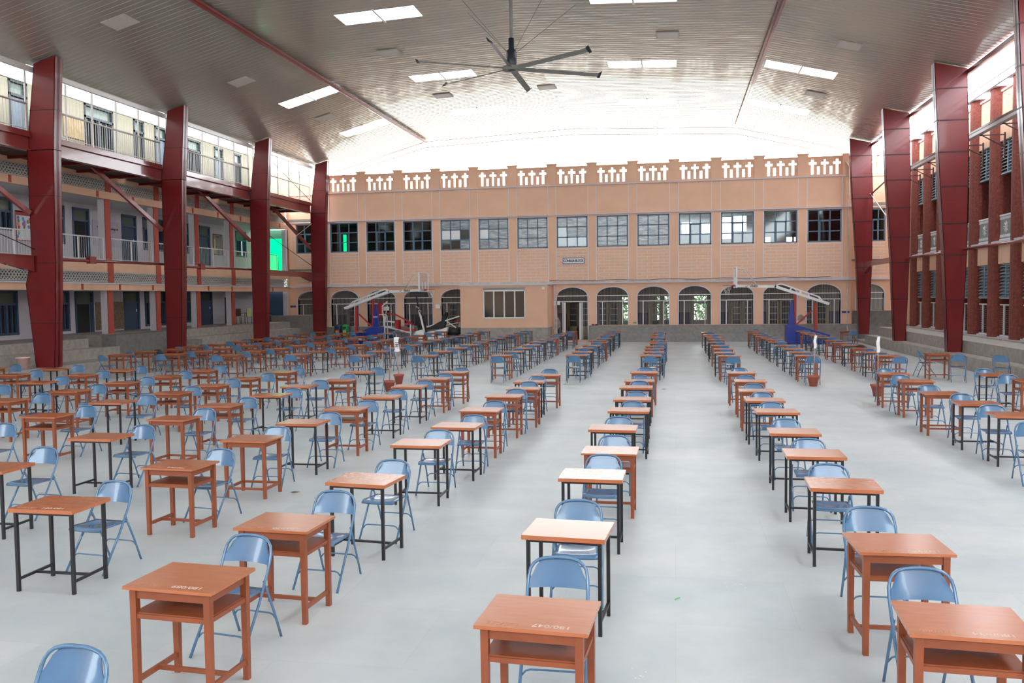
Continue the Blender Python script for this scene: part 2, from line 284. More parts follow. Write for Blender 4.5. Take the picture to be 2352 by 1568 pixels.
CHAIRS={
 'P':[(1.55,21.62),(1.53,19.65),(1.54,17.83),(1.57,16.25),(1.57,14.76),(1.57,12.79),(1.61,11.01),(1.58,9.36),(1.60,7.47),(1.58,5.80)],
 'Q':[(-0.72,21.66),(-0.78,19.52),(-0.73,18.22),(-0.71,16.22),(-0.72,14.68),(-0.82,12.75),(-0.76,11.00),(-0.80,9.62),(-0.83,7.39),(-0.79,5.69)],
 'R':[(-3.04,21.06),(-3.07,19.20),(-3.03,17.92),(-3.03,16.46),(-3.06,14.50),(-3.01,12.71),(-3.15,11.20),(-3.10,9.02),(-3.14,7.45),(-3.23,5.92)],
 'S':[(-5.36,21.38),(-5.36,19.75),(-5.37,18.06),(-5.36,16.17),(-5.33,14.38),(-5.39,12.81),(-5.53,11.26),(-5.43,9.46),(-5.53,7.58)],
 'T':[(-7.61,21.37),(-7.66,19.49),(-7.72,17.94),(-7.59,16.26),(-7.75,14.64),(-7.70,13.07),(-7.60,11.19),(-7.71,9.31)],
 'U':[(-9.75,21.26),(-9.78,19.56),(-9.93,18.13),(-9.94,16.48),(-9.98,14.93),(-10.03,13.22),(-9.83,11.13)],
 'V':[(-12.28,21.80),(-12.30,20.08),(-12.29,18.45),(-12.34,16.73),(-12.29,14.96)],
 'W':[(-14.53,21.57),(-14.65,20.11),(-14.58,18.46),(-14.41,16.39)],
 'X':[(-16.70,21.88),(-16.66,20.17)],
 'O':[(-18.74,21.89)],
 'N':[(4.87,21.57),(4.82,19.92),(4.81,17.77),(4.96,16.29),(4.91,14.69),(4.78,12.78)],
 'L':[(7.02,21.59),(7.03,20.16)],
}
# ================================================================ SETTING
YB = 49.24
struct('floor', MB().box(-26, 15, -12, 57, -.25, 0), FLOOR)
struct('ground', MB().box(-120, 120, -80, 160, -.6, -.26), mat('outside_ground', (.35, .32, .27), .9))
# ---- roof: four planes of ribbed sheet with rooflight openings
PR = [(-20.9, 10.40), (-14.7, 12.05), (-5.7, 12.45), (3.4, 12.05), (10.1, 10.40)]
SKX = [(-17.42, -14.82), (-11.35, -8.55), (-2.75, .08), (3.65, 6.38)]
SKY_ = [(28.45, 29.65), (36.85, 37.95), (44.1, 45.2), (20.9, 22.0), (13.3, 14.4), (5.7, 6.8), (-2.0, -.9)]
def roofz(x):
    for (a, za), (b, zb) in zip(PR, PR[1:]):
        if x <= b+1e-6: return za+(zb-za)*(x-a)/(b-a)
    return PR[-1][1]
def sky_on(xm, ym):
    for j, (a, b) in enumerate(SKY_):
        for i, (c, d) in enumerate(SKX):
            if j == 0 and i in (0, 3): continue
            if a < ym < b and c < xm < d: return True
    return False
rb = MB()
xs = sorted(set([p[0] for p in PR]+[v for a in SKX for v in a]))
per = .28; y0r, y1r = -13.0, 51.6; ny = int((y1r-y0r)/per)
prof = [(0, 0), (.014, .008), (.034, .008), (.048, 0)]
ys = []
for k in range(ny):
    for dy, dz in prof: ys.append((y0r+k*per+dy, dz))
ys.append((y0r+ny*per, 0))
nx = len(xs); vv = []
for (yy, dz) in ys:
    for x in xs: vv.append((x, yy, roofz(x)-dz))
ff = []
for k in range(len(ys)-1):
    for i in range(nx-1):
        if sky_on((xs[i]+xs[i+1])/2, (ys[k][0]+ys[k+1][0])/2): continue
        ff.append((k*nx+i, k*nx+i+1, (k+1)*nx+i+1, (k+1)*nx+i))
rb.add(vv, ff)
for (a, za), (b, zb) in zip(PR, PR[1:]):   # outer skin above the sheet
    pass
ro = struct('ceiling', rb, CEIL)
so = ro.modifiers.new('thickness', 'SOLIDIFY'); so.thickness = .04; so.offset = 1
k = 0
for j, (a, b) in enumerate(SKY_):
    for i, (c, d) in enumerate(SKX):
        if j == 0 and i in (0, 3): continue
        col = ['far left', 'left of centre', 'right of centre', 'far right'][i]; row = ['nearest visible', 'middle visible', 'farthest visible', 'out-of-view', 'second out-of-view', 'overhead', 'rearmost'][j]
        t = thing('skylight', 'translucent white roof skylight, %s strip, %s row' % (col, row), 'skylight', ((c+d)/2, (a+b)/2, roofz((c+d)/2)), 0, 'roof skylights')
        xm = (c+d)/2; zc = roofz(xm)
        for q, (u0, u1) in enumerate(((c, xm-.03), (xm+.03, d))):
            v = [(u-xm, yy-(a+b)/2, roofz(u)-zc+dz) for dz in (.03, .045) for (u, yy) in ((u0, a-.12), (u1, a-.12), (u1, b+.12), (u0, b+.12))]
            MB().hexa(v[:4], v[4:]).obj('pane', SKYL, t)
        fr = MB(); fr.bar((0, a-(a+b)/2-.1, .0), (0, b-(a+b)/2+.1, .0), .07, .05); fr.obj('frame', CREAMR, t)
        k += 1
bw = MB(); bw.box(-26, 15, -13.4, -13.0, 0, 8.6, PEACH); struct('wall_light_block', bw)  # unseen end wall, added to hold back light from behind the camera
# long red purlins under the two roof breaks and eave angles
for x, nm in ((-14.7, 'left'), (3.4, 'right')):
    z = roofz(x)-.05; b = MB().prism([(x-.1, z-.10), (x+.1, z-.10), (x+.1, z-.02), (x-.1, z-.02)], -13, 51.2)
    b.box(x-.02, x+.02, -13, 51.2, z-.17, z-.10)
    tag(b.obj('roof_purlin', MAROON2), 'long red steel purlin under the %s-hand bend of the roof' % nm, 'roof beam', 'red roof purlins', 'thing')
for x, nm, sg in ((-20.82, 'left', -1), (10.08, 'right', 1)):
    z = roofz(x)-.09; b = MB().box(x-.06, x+.06, -13, 51.2, z-.16, z)
    tag(b.obj('eave_beam', MAROON2 if sg > 0 else CREAMR), 'slim steel eave beam along the %s edge of the roof' % nm, 'roof beam', 'eave beams', 'thing')
# gable end pipe frame
gp = [(-20.6, 10.32), (-14.7, 11.93), (-5.7, 12.3), (3.4, 11.93), (9.9, 10.3)]
g = thing('gable_pipe_rail', 'pale twin pipe rail following the far end of the roof', 'pipe rail', (0, 51.0, 0), 0, None, 'thing')
for dz, nm in ((0, 'rail'), (-.34, 'rail')):
    b = MB(); b.tube([(x, 0, z+dz) for x, z in gp], .03, 6); b.obj(nm, CREAMR, g)
for i in range(18):
    b = MB(); x = -20.2+i*1.75; z = None
    for (a, za), (c, zc) in zip(gp, gp[1:]):
        if a <= x <= c: z = za+(zc-za)*(x-a)/(c-a)
    if z: b.tube([(x, 0, z-.36), (x, 0, z+.06)], .02, 5); b.obj('stub_post', CREAMR, g)
# ceiling light panels
LP = [(-17.15, 25.2), (-10.95, 25.2), (-.25, 25.2), (6.1, 25.2), (-17.15, 33), (-10.95, 33.2), (-.25, 33.3), (6.1, 33.1), (-16.8, 40.8), (-10.85, 40.8), (-5.9, 41.2), (6.1, 40.8)]
LN = ['far left', 'left of centre', 'right of centre', 'far right']
for i, (x, y) in enumerate(LP):
    row = ['nearest', 'middle', 'farthest'][i//4]; col = LN[i % 4]
    if i == 10: col = 'central'
    z = roofz(x)-.025; sl = (roofz(x+.1)-roofz(x-.1))/.2
    t = thing('ceiling_light', 'square white unlit light panel on the roof, %s, %s row' % (col, row), 'ceiling light', (x, y, z), 0, 'ceiling light panels'); t.rotation_euler = (0, -math.atan(sl), 0)
    MB().box(-.42, .42, -.42, .42, -.012, .01).obj('housing', mat('light_housing', (.50, .46, .41), .6) if i == 0 else bpy.data.materials['light_housing'], t)
    MB().box(-.37, .37, -.37, .37, -.018, -.0125).obj('diffuser', bpy.data.materials.get('light_diffuser') or mat('light_diffuser', (.58, .53, .48), .5), t)
# ---- back wall
P0 = -20.17; PW = 2.266; WW = 1.74
wb = MB()
XL_, XR_ = -20.62, 9.28
Z_PL, Z_L3, Z_W0, Z_W1, Z_L2, Z_L1 = .90, 3.34, 5.34, 7.08, 7.18, 8.80
def arch_panel(b, x0, x1, z0, z1, a0, a1, sill, spring, top, y, t, mm):
    cx = (a0+a1)/2; hw = (a1-a0)/2; N = 14
    pts = [(a0, sill), (a0, spring)]+[(cx-hw*math.cos(math.pi*i/N), spring+(top-spring)*math.sin(math.pi*i/N)) for i in range(1, N)]+[(a1, spring), (a1, sill)]
    v = []
    for p in pts: v.append((p[0], y, p[1])); v.append((p[0], y+t, p[1]))
    fs = [(2*i, 2*i+2, 2*i+3, 2*i+1) for i in range(len(pts)-1)]+[(0, 1, 2*len(pts)-1, 2*len(pts)-2)]
    b.add(v, fs, mm)
    b.box(x0, a0, y, y+t, z0, z1, mm); b.box(a1, x1, y, y+t, z0, z1, mm)
    if sill > z0+.01: b.box(a0, a1, y, y+t, z0, sill, mm)
    up = pts[1:-1]
    v = []
    for p in up: v += [(p[0], y, p[1]), (p[0], y, z1), (p[0], y+t, p[1]), (p[0], y+t, z1)]
    fs = []
    for i in range(len(up)-1):
        o = 4*i; fs += [(o, o+4, o+5, o+1), (o+2, o+3, o+7, o+6)]
    b.add(v, fs, mm); b.add([(a0, y, z1), (a1, y, z1), (a1, y+t, z1), (a0, y+t, z1)], [(0, 1, 2, 3)], mm)
def arch_trim(b, a0, a1, sill, spring, top, y, wd, mm):
    cx = (a0+a1)/2; hw = (a1-a0)/2; N = 18
    pts = [(a0, sill), (a0, spring)]+[(cx-hw*math.cos(math.pi*i/N), spring+(top-spring)*math.sin(math.pi*i/N)) for i in range(1, N)]+[(a1, spring), (a1, sill)]
    v = []; n = len(pts)
    for i, p in enumerate(pts):
        q0 = pts[max(i-1, 0)]; q1 = pts[min(i+1, n-1)]; dx, dz = q1[0]-q0[0], q1[1]-q0[1]; l = math.hypot(dx, dz)
        nx_, nz_ = -dz/l*wd, dx/l*wd
        v += [(p[0], y-.03, p[1]), (p[0]+nx_, y-.03, p[1]+nz_), (p[0]+nx_, y+.01, p[1]+nz_), (p[0], y+.01, p[1])]
    fs = []
    for i in range(n-1):
        o = 4*i
        for j in range(4): fs.append((o+j, o+4+j, o+4+(j+1) % 4, o+(j+1) % 4))
    b.add(v, fs, mm)
YT = .3
starts = [P0+i*PW for i in range(13)]
door_bay = 6
wb.box(XL_, starts[0]-.0, YB, YB+YT, Z_L3, Z_L1, PEACH)
trims = MB()
for i, x in enumerate(starts):
    nxt = starts[i+1] if i < 12 else XR_
    wb.box(x+WW, nxt, YB, YB+YT, Z_L3, Z_L1, PEACH)
    wb.box(x, x+WW, YB, YB+YT, Z_W1, Z_L1, PEACH)
    wb.box(x, x+WW, YB, YB+YT, Z_L3, Z_W0-.08, BRICKP)
    wb.box(x, x+WW, YB, YB+YT, Z_W0-.08, Z_W0, PEACH)
    for xx in (x-.03, x+WW+.03):
        trims.box(xx-.022, xx+.022, YB-.012, YB+.02, Z_L3+.06, Z_W1+.02, LINE); trims.box(xx-.018, xx+.018, YB-.012, YB+.02, Z_L2+.04, Z_L1, LINE)
    trims.box(x-.03, x+WW+.03, YB-.012, YB+.02, Z_W0-.1, Z_W0-.06, LINE); trims.box(x-.03, x+WW+.03, YB-.012, YB+.02, Z_W1, Z_W1+.03, LINE)
    # ground floor arch
    if i in (4, 5): wb.box(x-.26, x+PW-.26, YB, YB+YT, .2, Z_L3, PEACH); continue
    a0, a1 = x-.01, x+1.71
    sill = .95 if i != door_bay else .12
    z0 = .9 if i != door_bay else .0
    arch_panel(wb, x-.26, (x+PW-.26) if i < 12 else XR_, z0, Z_L3, a0, a1, sill, 2.56, 3.07, YB, YT, PEACH)
    arch_trim(trims, a0, a1, sill, 2.56, 3.07, YB, .055, LAV)
wb.box(XL_, starts[0]-.26, YB, YB+YT, .9, Z_L3, PEACH)
struct('wall_back', wb)
struct('trim_1', trims)
pl = MB()
db = starts[door_bay]
for a, c in ((XL_, db-.35), (db+1.8, XR_+.25)):
    pl.box(a, c, YB-.12, YB+.28, 0, .88); pl.box(a, c, YB-.14, YB+.2, .88, .93); pl.box(a, c, YB-.30, YB-.12, 0, .47)
struct('baseboard_back', pl, STONE3)
lg = MB()
for z, h, d in ((Z_L3-.05, .05, .16), (Z_L2-.02, .05, .09), (Z_L1, .05, .08)): lg.box(XL_-.05, XR_+.1, YB-d, YB+.05, z, z+h, LAV)
lg.box(XL_-.05, XR_+.1, YB-.07, YB+.02, Z_L3-.0, Z_L3+.10, LEDGE)
struct('trim_2', lg)
# cross parapet
pp = MB(); PT = 9.84
def cross_cut(b, x0, x1, z0, z1, f, mm):
    """solid panel pierced by three crosses and two slots; f maps (u,d,z)->xyz, built as a cell grid"""
    W = x1-x0; n = 62; nz = 30
    us = [x0+W*i/n for i in range(n+1)]; zs = [z0+(z1-z0)*k/nz for k in range(nz+1)]
    def hole(u, z):
        h = (z-z0)/(z1-z0); t = (u-x0)/W
        for c in (.14, .5, .86):
            du = abs(t-c)
            if du < .038 and .09 < h < .89: return True
            if du < .112 and .62 < h < .77: return True
        for c in (.32, .68):
            if abs(t-c) < .04 and .09 < h < .55: return True
        return False
    sol = [[not hole((us[i]+us[i+1])/2, (zs[k]+zs[k+1])/2) for k in range(nz)] for i in range(n)]
    for k in range(nz):
        i = 0
        while i < n:
            if sol[i][k]:
                j = i
                while j < n and sol[j][k]: j += 1
                f(b, us[i], us[j], zs[k], zs[k+1], mm); i = j
            else: i += 1
def fb(b, u0, u1, z0, z1, mm): b.box(u0, u1, YB+.02, YB+.17, z0, z1, mm)
for i, x in enumerate(starts):
    cross_cut(pp, x, x+WW, Z_L1+.05, PT, fb, PEACH)
    if i: pp.box(x-PW+WW, x, YB-.05, YB+.25, Z_L1+.05, 9.98, PEACH); pp.box(x-PW+WW-.04, x+.04, YB-.09, YB+.29, 9.98, 10.05, PEACH)
    pp.box(x-.02, x+WW+.02, YB-.02, YB+.21, PT, PT+.05, PEACH)
pp.box(XR_-.5, XR_, YB-.05, YB+.25, Z_L1+.05, 10.0, PEACH)
pp.box(XL_, starts[0], YB-.02, YB+.25, Z_L1+.05, 9.9, PEACH)
struct('wall_parapet', pp)
# windows of the upper floor
def grid_window(name, x0, x1, y, z0, z1, style):
    fr = MB(); t = .07
    for a, c in ((x0, x0+t), (x1-t, x1)): fr.box(a, c, y+.05, y+.11, z0, z1)
    for a, c in ((z0, z0+t), (z1-t, z1)): fr.box(x0, x1, y+.05, y+.11, a, c)
    w_, h_ = (x1-x0)/3, (z1-z0)/3
    for i in (1, 2):
        fr.box(x0+w_*i-.03, x0+w_*i+.03, y+.055, y+.1, z0, z1); fr.box(x0, x1, y+.055, y+.1, z0+h_*i-.03, z0+h_*i+.03)
    if style != 'rib':
        c0, c1 = x0+w_+.03, x0+2*w_-.0
        for a, c in ((c0, c0+.06), (c1-.06, c1)): fr.box(a, c, y+.03, y+.10, z0+.04, z0+2*h_)
        fr.box(c0, c1, y+.03, y+.10, z0+2*h_-.06, z0+2*h_)
    o = fr.obj(name, NAVYL); o['kind'] = 'structure'
    if style == 'rib':
        for i in range(3):
            for k in range(3):
                mm = RIBGL
                if (name, i, k) in (('window_4', 2, 1), ('window_4', 1, 0), ('window_4', 0, 0), ('window_7', 0, 1), ('window_7', 0, 0), ('window_7', 1, 0), ('window_7', 2, 0)): mm = GLASS
                if (name, i, k) in (('window_4', 0, 1), ('window_4', 1, 1), ('window_5', 0, 1)): mm = PAPER
                MB().box(x0+w_*i+.02, x0+w_*(i+1)-.02, y+.07, y+.08, z0+h_*k+.02, z0+h_*(k+1)-.02).obj('pane', mm, o)
    else:
        MB().box(x0+.03, x1-.03, y+.07, y+.08, z0+.03, z1-.03).obj('pane', GLASS, o)
    return o
for i, x in enumerate(starts):
    grid_window('window_%d' % (i+1), x, x+WW, YB, Z_W0, Z_W1, 'rib' if 3 <= i <= 8 else 'clear')
# side pieces of the back wall beyond the steel frames
sw = MB(); YS = YB+.35
def plain_bay(b, x0, x1, wx0, wx1, ax0, ax1):
    b.box(x0, x1, YS, YS+YT, Z_W1, Z_L1, PEACH); b.box(x0, wx0, YS, YS+YT, Z_L3, Z_W1, PEACH); b.box(wx1, x1, YS, YS+YT, Z_L3, Z_W1, PEACH)
    b.box(wx0, wx1, YS, YS+YT, Z_L3, Z_W0, BRICKP)
    arch_panel(b, x0, x1, .0, Z_L3, ax0, ax1, 1.65, 2.56, 3.05, YS, YT, PEACH)
plain_bay(sw, -23.15, XL_, -22.5, -20.9, -22.45, -20.75)
plain_bay(sw, XR_, 12.0, 10.0, 11.05, 9.6, 11.0)
sw.box(XR_-.02, XR_, YB+.2, YS+.1, 0, Z_L1, PEACH); sw.box(XL_, XL_+.02, YB+.2, YS+.1, 0, Z_L1, PEACH)
struct('wall_corner', sw)
t2 = MB(); arch_trim(t2, -22.45, -20.75, 1.65, 2.56, 3.05, YS, .055, LAV); arch_trim(t2, 9.6, 11.0, 1.65, 2.56, 3.05, YS, .055, LAV)
for a, c in ((-23.2, XL_-.05), (XR_+.1, 12)): t2.box(a, c, YS-.1, YS+.03, Z_L3-.05, Z_L3+.05, LAV); t2.box(a, c, YS-.06, YS+.03, Z_L2-.02, Z_L2+.03, LAV); t2.box(a, c, YS-.06, YS+.03, Z_L1, Z_L1+.05, LAV)
struct('trim_3', t2)
grid_window('window_14', -22.5, -20.9, YS, Z_W0, Z_W1, 'clear'); grid_window('window_15', 10.0, 11.05, YS, Z_W0, Z_W1, 'clear')
pr_ = MB()
for a, c, n in ((XR_, 12.0, 2),):
    for j in range(n):
        x0 = a+.15+j*1.35
        cross_cut(pr_, x0, x0+1.15, Z_L1+.05, PT, lambda b, u0, u1, z0, z1, mm: b.box(u0, u1, YS+.02, YS+.17, z0, z1, mm), PEACH)
        pr_.box(x0+1.15, x0+1.35, YS, YS+.2, Z_L1, PT+.1, PEACH)
    pr_.box(a, c, YS, YS+.2, PT, PT+.05, PEACH)
struct('wall_parapet_corner', pr_)
sb = MB(); sb.box(-23.6, -20.75, 48.3, YS+.02, 0, 1.63, STONE2); sb.box(9.42, 11.9, 49.35, YS+.02, 0, 1.63, STONE2)
struct('baseboard_corner', sb)
# interior behind the back wall: ground corridor and upper room
ib = MB()

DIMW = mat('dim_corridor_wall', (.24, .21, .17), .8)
OPN = [(-3.13, -2.77), (-1.06, -.87), (-.61, -.32), (1.11, 1.84)]
_e = -29
for a, c in OPN+[(18, 18)]:
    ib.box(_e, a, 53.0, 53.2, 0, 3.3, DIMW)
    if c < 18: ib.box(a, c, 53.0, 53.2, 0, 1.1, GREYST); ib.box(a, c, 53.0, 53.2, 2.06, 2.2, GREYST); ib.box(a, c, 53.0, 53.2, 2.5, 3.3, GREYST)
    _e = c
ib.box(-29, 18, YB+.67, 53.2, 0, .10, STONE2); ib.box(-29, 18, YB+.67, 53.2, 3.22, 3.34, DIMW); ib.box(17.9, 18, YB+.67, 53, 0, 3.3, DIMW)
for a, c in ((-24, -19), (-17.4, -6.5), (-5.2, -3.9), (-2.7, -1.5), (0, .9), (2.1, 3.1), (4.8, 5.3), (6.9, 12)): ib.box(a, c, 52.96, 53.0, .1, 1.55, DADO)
struct('wall_corridor_back', ib)
ub = MB(); ub.box(-23.1, 12, YB+.3, 54, 4.3, 4.4, STONE2); ub.box(-23.1, 12, YB+.3, 54, 7.25, 7.4, DIMW); ub.box(-23.1, -23.0, YB+.67, 54, 4.3, 7.3, DIMW); ub.box(11.95, 12.05, YB+.67, 54, 4.3, 7.3, DIMW)
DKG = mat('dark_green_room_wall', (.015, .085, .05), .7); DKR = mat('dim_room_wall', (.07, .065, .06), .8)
UOP = [(-21.2, -20.95, 5.2, 6.75), (.42, .98, 6.28, 6.95), (1.6, 2.3, 6.25, 6.9), (2.7, 3.35, 5.9, 7.2), (3.45, 4.2, 6.35, 7.25), (5.28, 5.58, 5.5, 5.95), (6.5, 6.82, 5.5, 5.93), (6.92, 7.16, 5.5, 5.92)]
_x = -23.1
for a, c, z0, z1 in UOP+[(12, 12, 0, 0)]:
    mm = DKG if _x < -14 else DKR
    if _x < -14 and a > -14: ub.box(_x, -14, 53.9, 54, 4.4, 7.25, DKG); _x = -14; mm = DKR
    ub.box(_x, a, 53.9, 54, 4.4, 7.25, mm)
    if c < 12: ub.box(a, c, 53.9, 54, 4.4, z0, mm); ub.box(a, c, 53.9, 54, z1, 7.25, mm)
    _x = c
for x in (-14, -8.9, -.1, 4.6): ub.box(x, x+.1, YB+.4, 53.9, 4.4, 7.25, DKR)
struct('wall_upper_room', ub)
netb = thing('green_shade_net', 'green shade net hung outside the upper room windows', 'shade net', (-21.05, 54.2, 4.9)); MB().box(-.4, .4, 0, .02, 0, 2.1).obj('net', NETG, netb)
# pinkish and pale things seen inside the upper room
for (x, z, w_, h_, mm, lb, ct) in ((1.2, 4.45, .7, .9, mat('pink_cloth', (.8, .35, .3), .7), 'pink cloth bundle inside the upper window left of the white-roof one', 'cloth'), (3.9, 4.45, .5, .85, bpy.data.materials['pink_cloth'], 'pink cloth bundle beyond the tenth upper window, right side', 'cloth')):
    tag(MB().prism([(x, z), (x+w_, z), (x+w_*.6, z+h_), (x+w_*.2, z+h_)], YB+1.2, YB+1.6, mm).obj('cloth_bundle'), lb, ct)
for i, (x, h_) in enumerate(((-6.1, .55), (-5.5, .7), (-5.1, .62))):
    b = MB().box(x, x+.34, YB+.5, YB+.85, 5.36-.9, 5.34+h_); tag(b.obj('cardboard_box', mat('cardboard', (.42, .26, .17), .8) if i == 0 else bpy.data.materials['cardboard']), '%s brown box behind the upper window above the block sign' % ['left', 'middle', 'right'][i], 'box', 'brown boxes on the window sill')
# arch grilles
def grille(i, x, y, sill, spring=2.56, top=3.07, wd=1.72, doorway=False):
    t = bpy.data.objects.new('window_grille', None); COL.objects.link(t); t.location = (x, y+.1, sill)
    cx = wd/2
    def arch_h(u): return (spring-sill)+(top-spring)*math.sqrt(max(0, 1-((u-cx)/cx)**2))
    b = MB(); n = 21
    for k in range(1, n):
        u = wd*k/n
        if doorway and .34 < u < 1.34: b.bar((u, 0, 2.28-sill), (u, 0, arch_h(u)-.01), .014)
        else: b.bar((u, 0, 0), (u, 0, arch_h(u)-.01), .014)
    b.obj('bars', mat('grille_bar_grey', (.42, .40, .40), .5) if 'grille_bar_grey' not in bpy.data.materials else bpy.data.materials['grille_bar_grey'], t)
    f = MB()
    for z in (2.60, 2.28): f.box(0, wd, -.03, .02, z-sill-.02, z-sill+.02)
    for u in (.30, 1.42): f.box(u-.02, u+.02, -.03, .02, 0, 2.28-sill)
    f.obj('frame', WHITEM, t)
    return t
nmarks = ['first', 'second', 'third', 'fourth', None, None, 'doorway', 'first', 'second', 'third', 'fourth', 'fifth', 'sixth']
for i, x in enumerate(starts):
    if i in (4, 5): continue
    t = grille(i, x-.01, YB, .95 if i != door_bay else .12, doorway=(i == door_bay))
    if i < 4: lb = 'white barred grille filling the %s arch left of the peach booth' % ORD[i]
    elif i == door_bay: lb = 'white grille with open gate in the arched doorway'
    else: lb = 'white barred grille in the %s arch right of the doorway' % ORD[i-7]
    tag(t, lb, 'window grille', 'arch window grilles')
    if i == door_bay:
        for u, a in ((.36, -72), (1.36, -96)):
            gt = MB(); gt.box(0, .52, -.015, .015, 0, .04); gt.box(0, .52, -.015, .015, 2.08, 2.12); gt.box(0, .03, -.015, .015, 0, 2.12); gt.box(.49, .52, -.015, .015, 0, 2.12)
            for q in range(1, 8): gt.bar((q*.065, 0, 0), (q*.065, 0, 2.1), .012)
            g_ = gt.obj('gate_leaf', WHITEM, t); g_.location = (u, 0, 0.0); g_.rotation_euler = (0, 0, math.radians(a))
tag(grille(20, -22.46, YS, 1.65, top=3.05), 'white barred grille in the arch behind the far left steel column', 'window grille', 'arch window grilles')
t = grille(21, 9.59, YS, 1.65, top=3.05, wd=1.42); tag(t, 'white barred grille in the arch behind the far right steel column', 'window grille', 'arch window grilles')
# cream double doors at the back of the corridor
def tree(x, y, h, r, seed, label):
    q = random.Random(seed); t = thing('garden_tree', label, 'tree', (x, y, 0), 0, 'garden trees behind the corridor')
    MB().tube([(0, 0, -.3), (.05, 0, h*.5), (0, .05, h)], [.14, .1, .05], 7).obj('trunk', mat('bark', (.14, .10, .07), .9) if 'bark' not in bpy.data.materials else bpy.data.materials['bark'], t)
    b = MB()
    for _ in range(900):
        d = Vector((q.gauss(0, 1), q.gauss(0, 1), q.gauss(0, 1))).normalized()*r*q.random()**.4; c = Vector((0, 0, h))+d
        a = Vector((q.uniform(-1, 1), q.uniform(-1, 1), q.uniform(-1, 1))).normalized()*.13; e = a.cross(Vector((q.random(), q.random(), 1))).normalized()*.06
        b.add([c-a, c+e, c+a, c-e], [(0, 1, 2, 3)])
    b.obj('leaves', TREE, t)
for i, (x, y, h, r) in enumerate(((-3.4, 57.5, 1.9, 1.2), (-.6, 58.5, 2.2, 1.3), (2.0, 59, 1.8, 1.1))):
    tree(x, y, h, r, i, 'leafy garden tree glimpsed through the %s bright opening behind the arches' % ['left', 'middle', 'right'][i])
def cream_door(nm, x, y, z, label, lit=False):
    t = thing('double_door', label, 'door', (x, y, z), 0, 'cream corridor doors')
    f = MB(); f.box(-.75, .75, -.04, 0, 2.12, 2.22); 
    for a in (-.75, .67): f.box(a, a+.08, -.04, 0, 0, 2.2)
    f.obj('door_frame', CREAMD, t)
    for s in (-1, 1):
        x0, x1 = (.02, .66) if s > 0 else (-.66, -.02)
        l = MB(); l.box(x0, x0+.11, -.05, -.01, .02, 2.1); l.box(x1-.11, x1, -.05, -.01, .02, 2.1); l.box(x0, x1, -.05, -.01, .02, .62)
        for q in range(5): l.box(x0, x1, -.05, -.01, .62+q*.36, .66+q*.36)
        o = l.obj('door_leaf', CREAMD, t)
        MB().box(x0+.1, x1-.1, -.035, -.025, .62, 2.08).obj('pane', GLASS if lit else mat('dark_door_glass', (.05, .06, .07), .15) if 'dark_door_glass' not in bpy.data.materials else (bpy.data.materials['dark_door_glass'] if not lit else GLASS), o)
    return t
for i, x in ((0, -19.9), (1, -18.1), (3, -13.3), (6, -5.75), (7, -3.95), (8, -.8), (10, 3.9), (11, 6.0), (12, 8.0)):
    lb = 'cream double door with glass panes seen through the %s' % ('arched doorway' if i == 6 else ('%s arch left of the booth' % ORD[i] if i < 4 else '%s arch right of the doorway' % ORD[i-7]))
    cream_door(i, x, 52.93, .1, lb, lit=(i == 8))
# ---- booth against the back wall
bo = MB(); bx0, bx1, by0 = -11.82, -6.9, 47.5
hx0, hx1, hz0, hz1 = -10.5, -8.13, 1.40, 3.10
bo.box(bx0, hx0, by0, by0+.15, .88, 3.22, PEACH); bo.box(hx1, bx1, by0, by0+.15, .88, 3.22, PEACH); bo.box(hx0, hx1, by0, by0+.15, .88, hz0, PEACH); bo.box(hx0, hx1, by0, by0+.15, hz1, 3.22, PEACH)
bo.box(bx1-.15, bx1, by0+.15, YB, .88, 3.22, PEACH); bo.box(bx0, bx0+.15, by0+.15, YB, .88, 3.22, PEACH); bo.box(bx0-.04, bx1+.08, by0-.05, YB, 3.22, 3.28, SOFFIT)
bo.box(bx0, bx1+.02, by0-.03, YB, 0, .88, STONE)
bo.box(bx0+.15, bx1-.15, by0+1.5, by0+1.55, .88, 3.2, mat('teal_green_wall', (.05, .13, .11), .7))
booth = bo.obj('wall_booth'); booth['kind'] = 'structure'
wn = MB(); yy = by0+.03
for a, c in ((hx0, hx0+.06), (hx1-.06, hx1)): wn.box(a, c, yy-.06, yy+.06, hz0, hz1-.1)
wn.box(hx0, hx1, yy-.06, yy+.06, hz0, hz0+.07); wn.box(hx0, hx1, yy-.06, yy+.06, hz1-.20, hz1-.12)
for q in (1, 2, 3): x = hx0+(hx1-hx0)*q/4; wn.box(x-.035, x+.035, yy-.04, yy+.05, hz0, hz1-.12)
o = wn.obj('window_16', WHITEM); o['kind'] = 'structure'; MB().box(hx0, hx1, yy, yy+.01, hz0+.05, hz1-.13).obj('pane', GLASS, o); MB().box(hx0, hx1, yy-.05, yy+.08, hz1-.12, hz1).obj('shutter_box', GREYST, o)
for nm, x, h_ in (('red', -10.35, .12), ('white', -10.22, .10)):
    tag(MB().lathe([(.0, 0), (.035, 0), (.035, h_), (0, h_)], x, by0+.2, 10, REDB if nm == 'red' else WHITEM, hz0).obj('jar'), 'small %s jar on the sill inside the booth window' % nm, 'jar')
tag(MB().box(-7.18, -7.02, by0-.12, by0, 2.98, 3.12).obj('security_camera', WHITEM), 'small white security camera box at the booth top corner', 'camera')
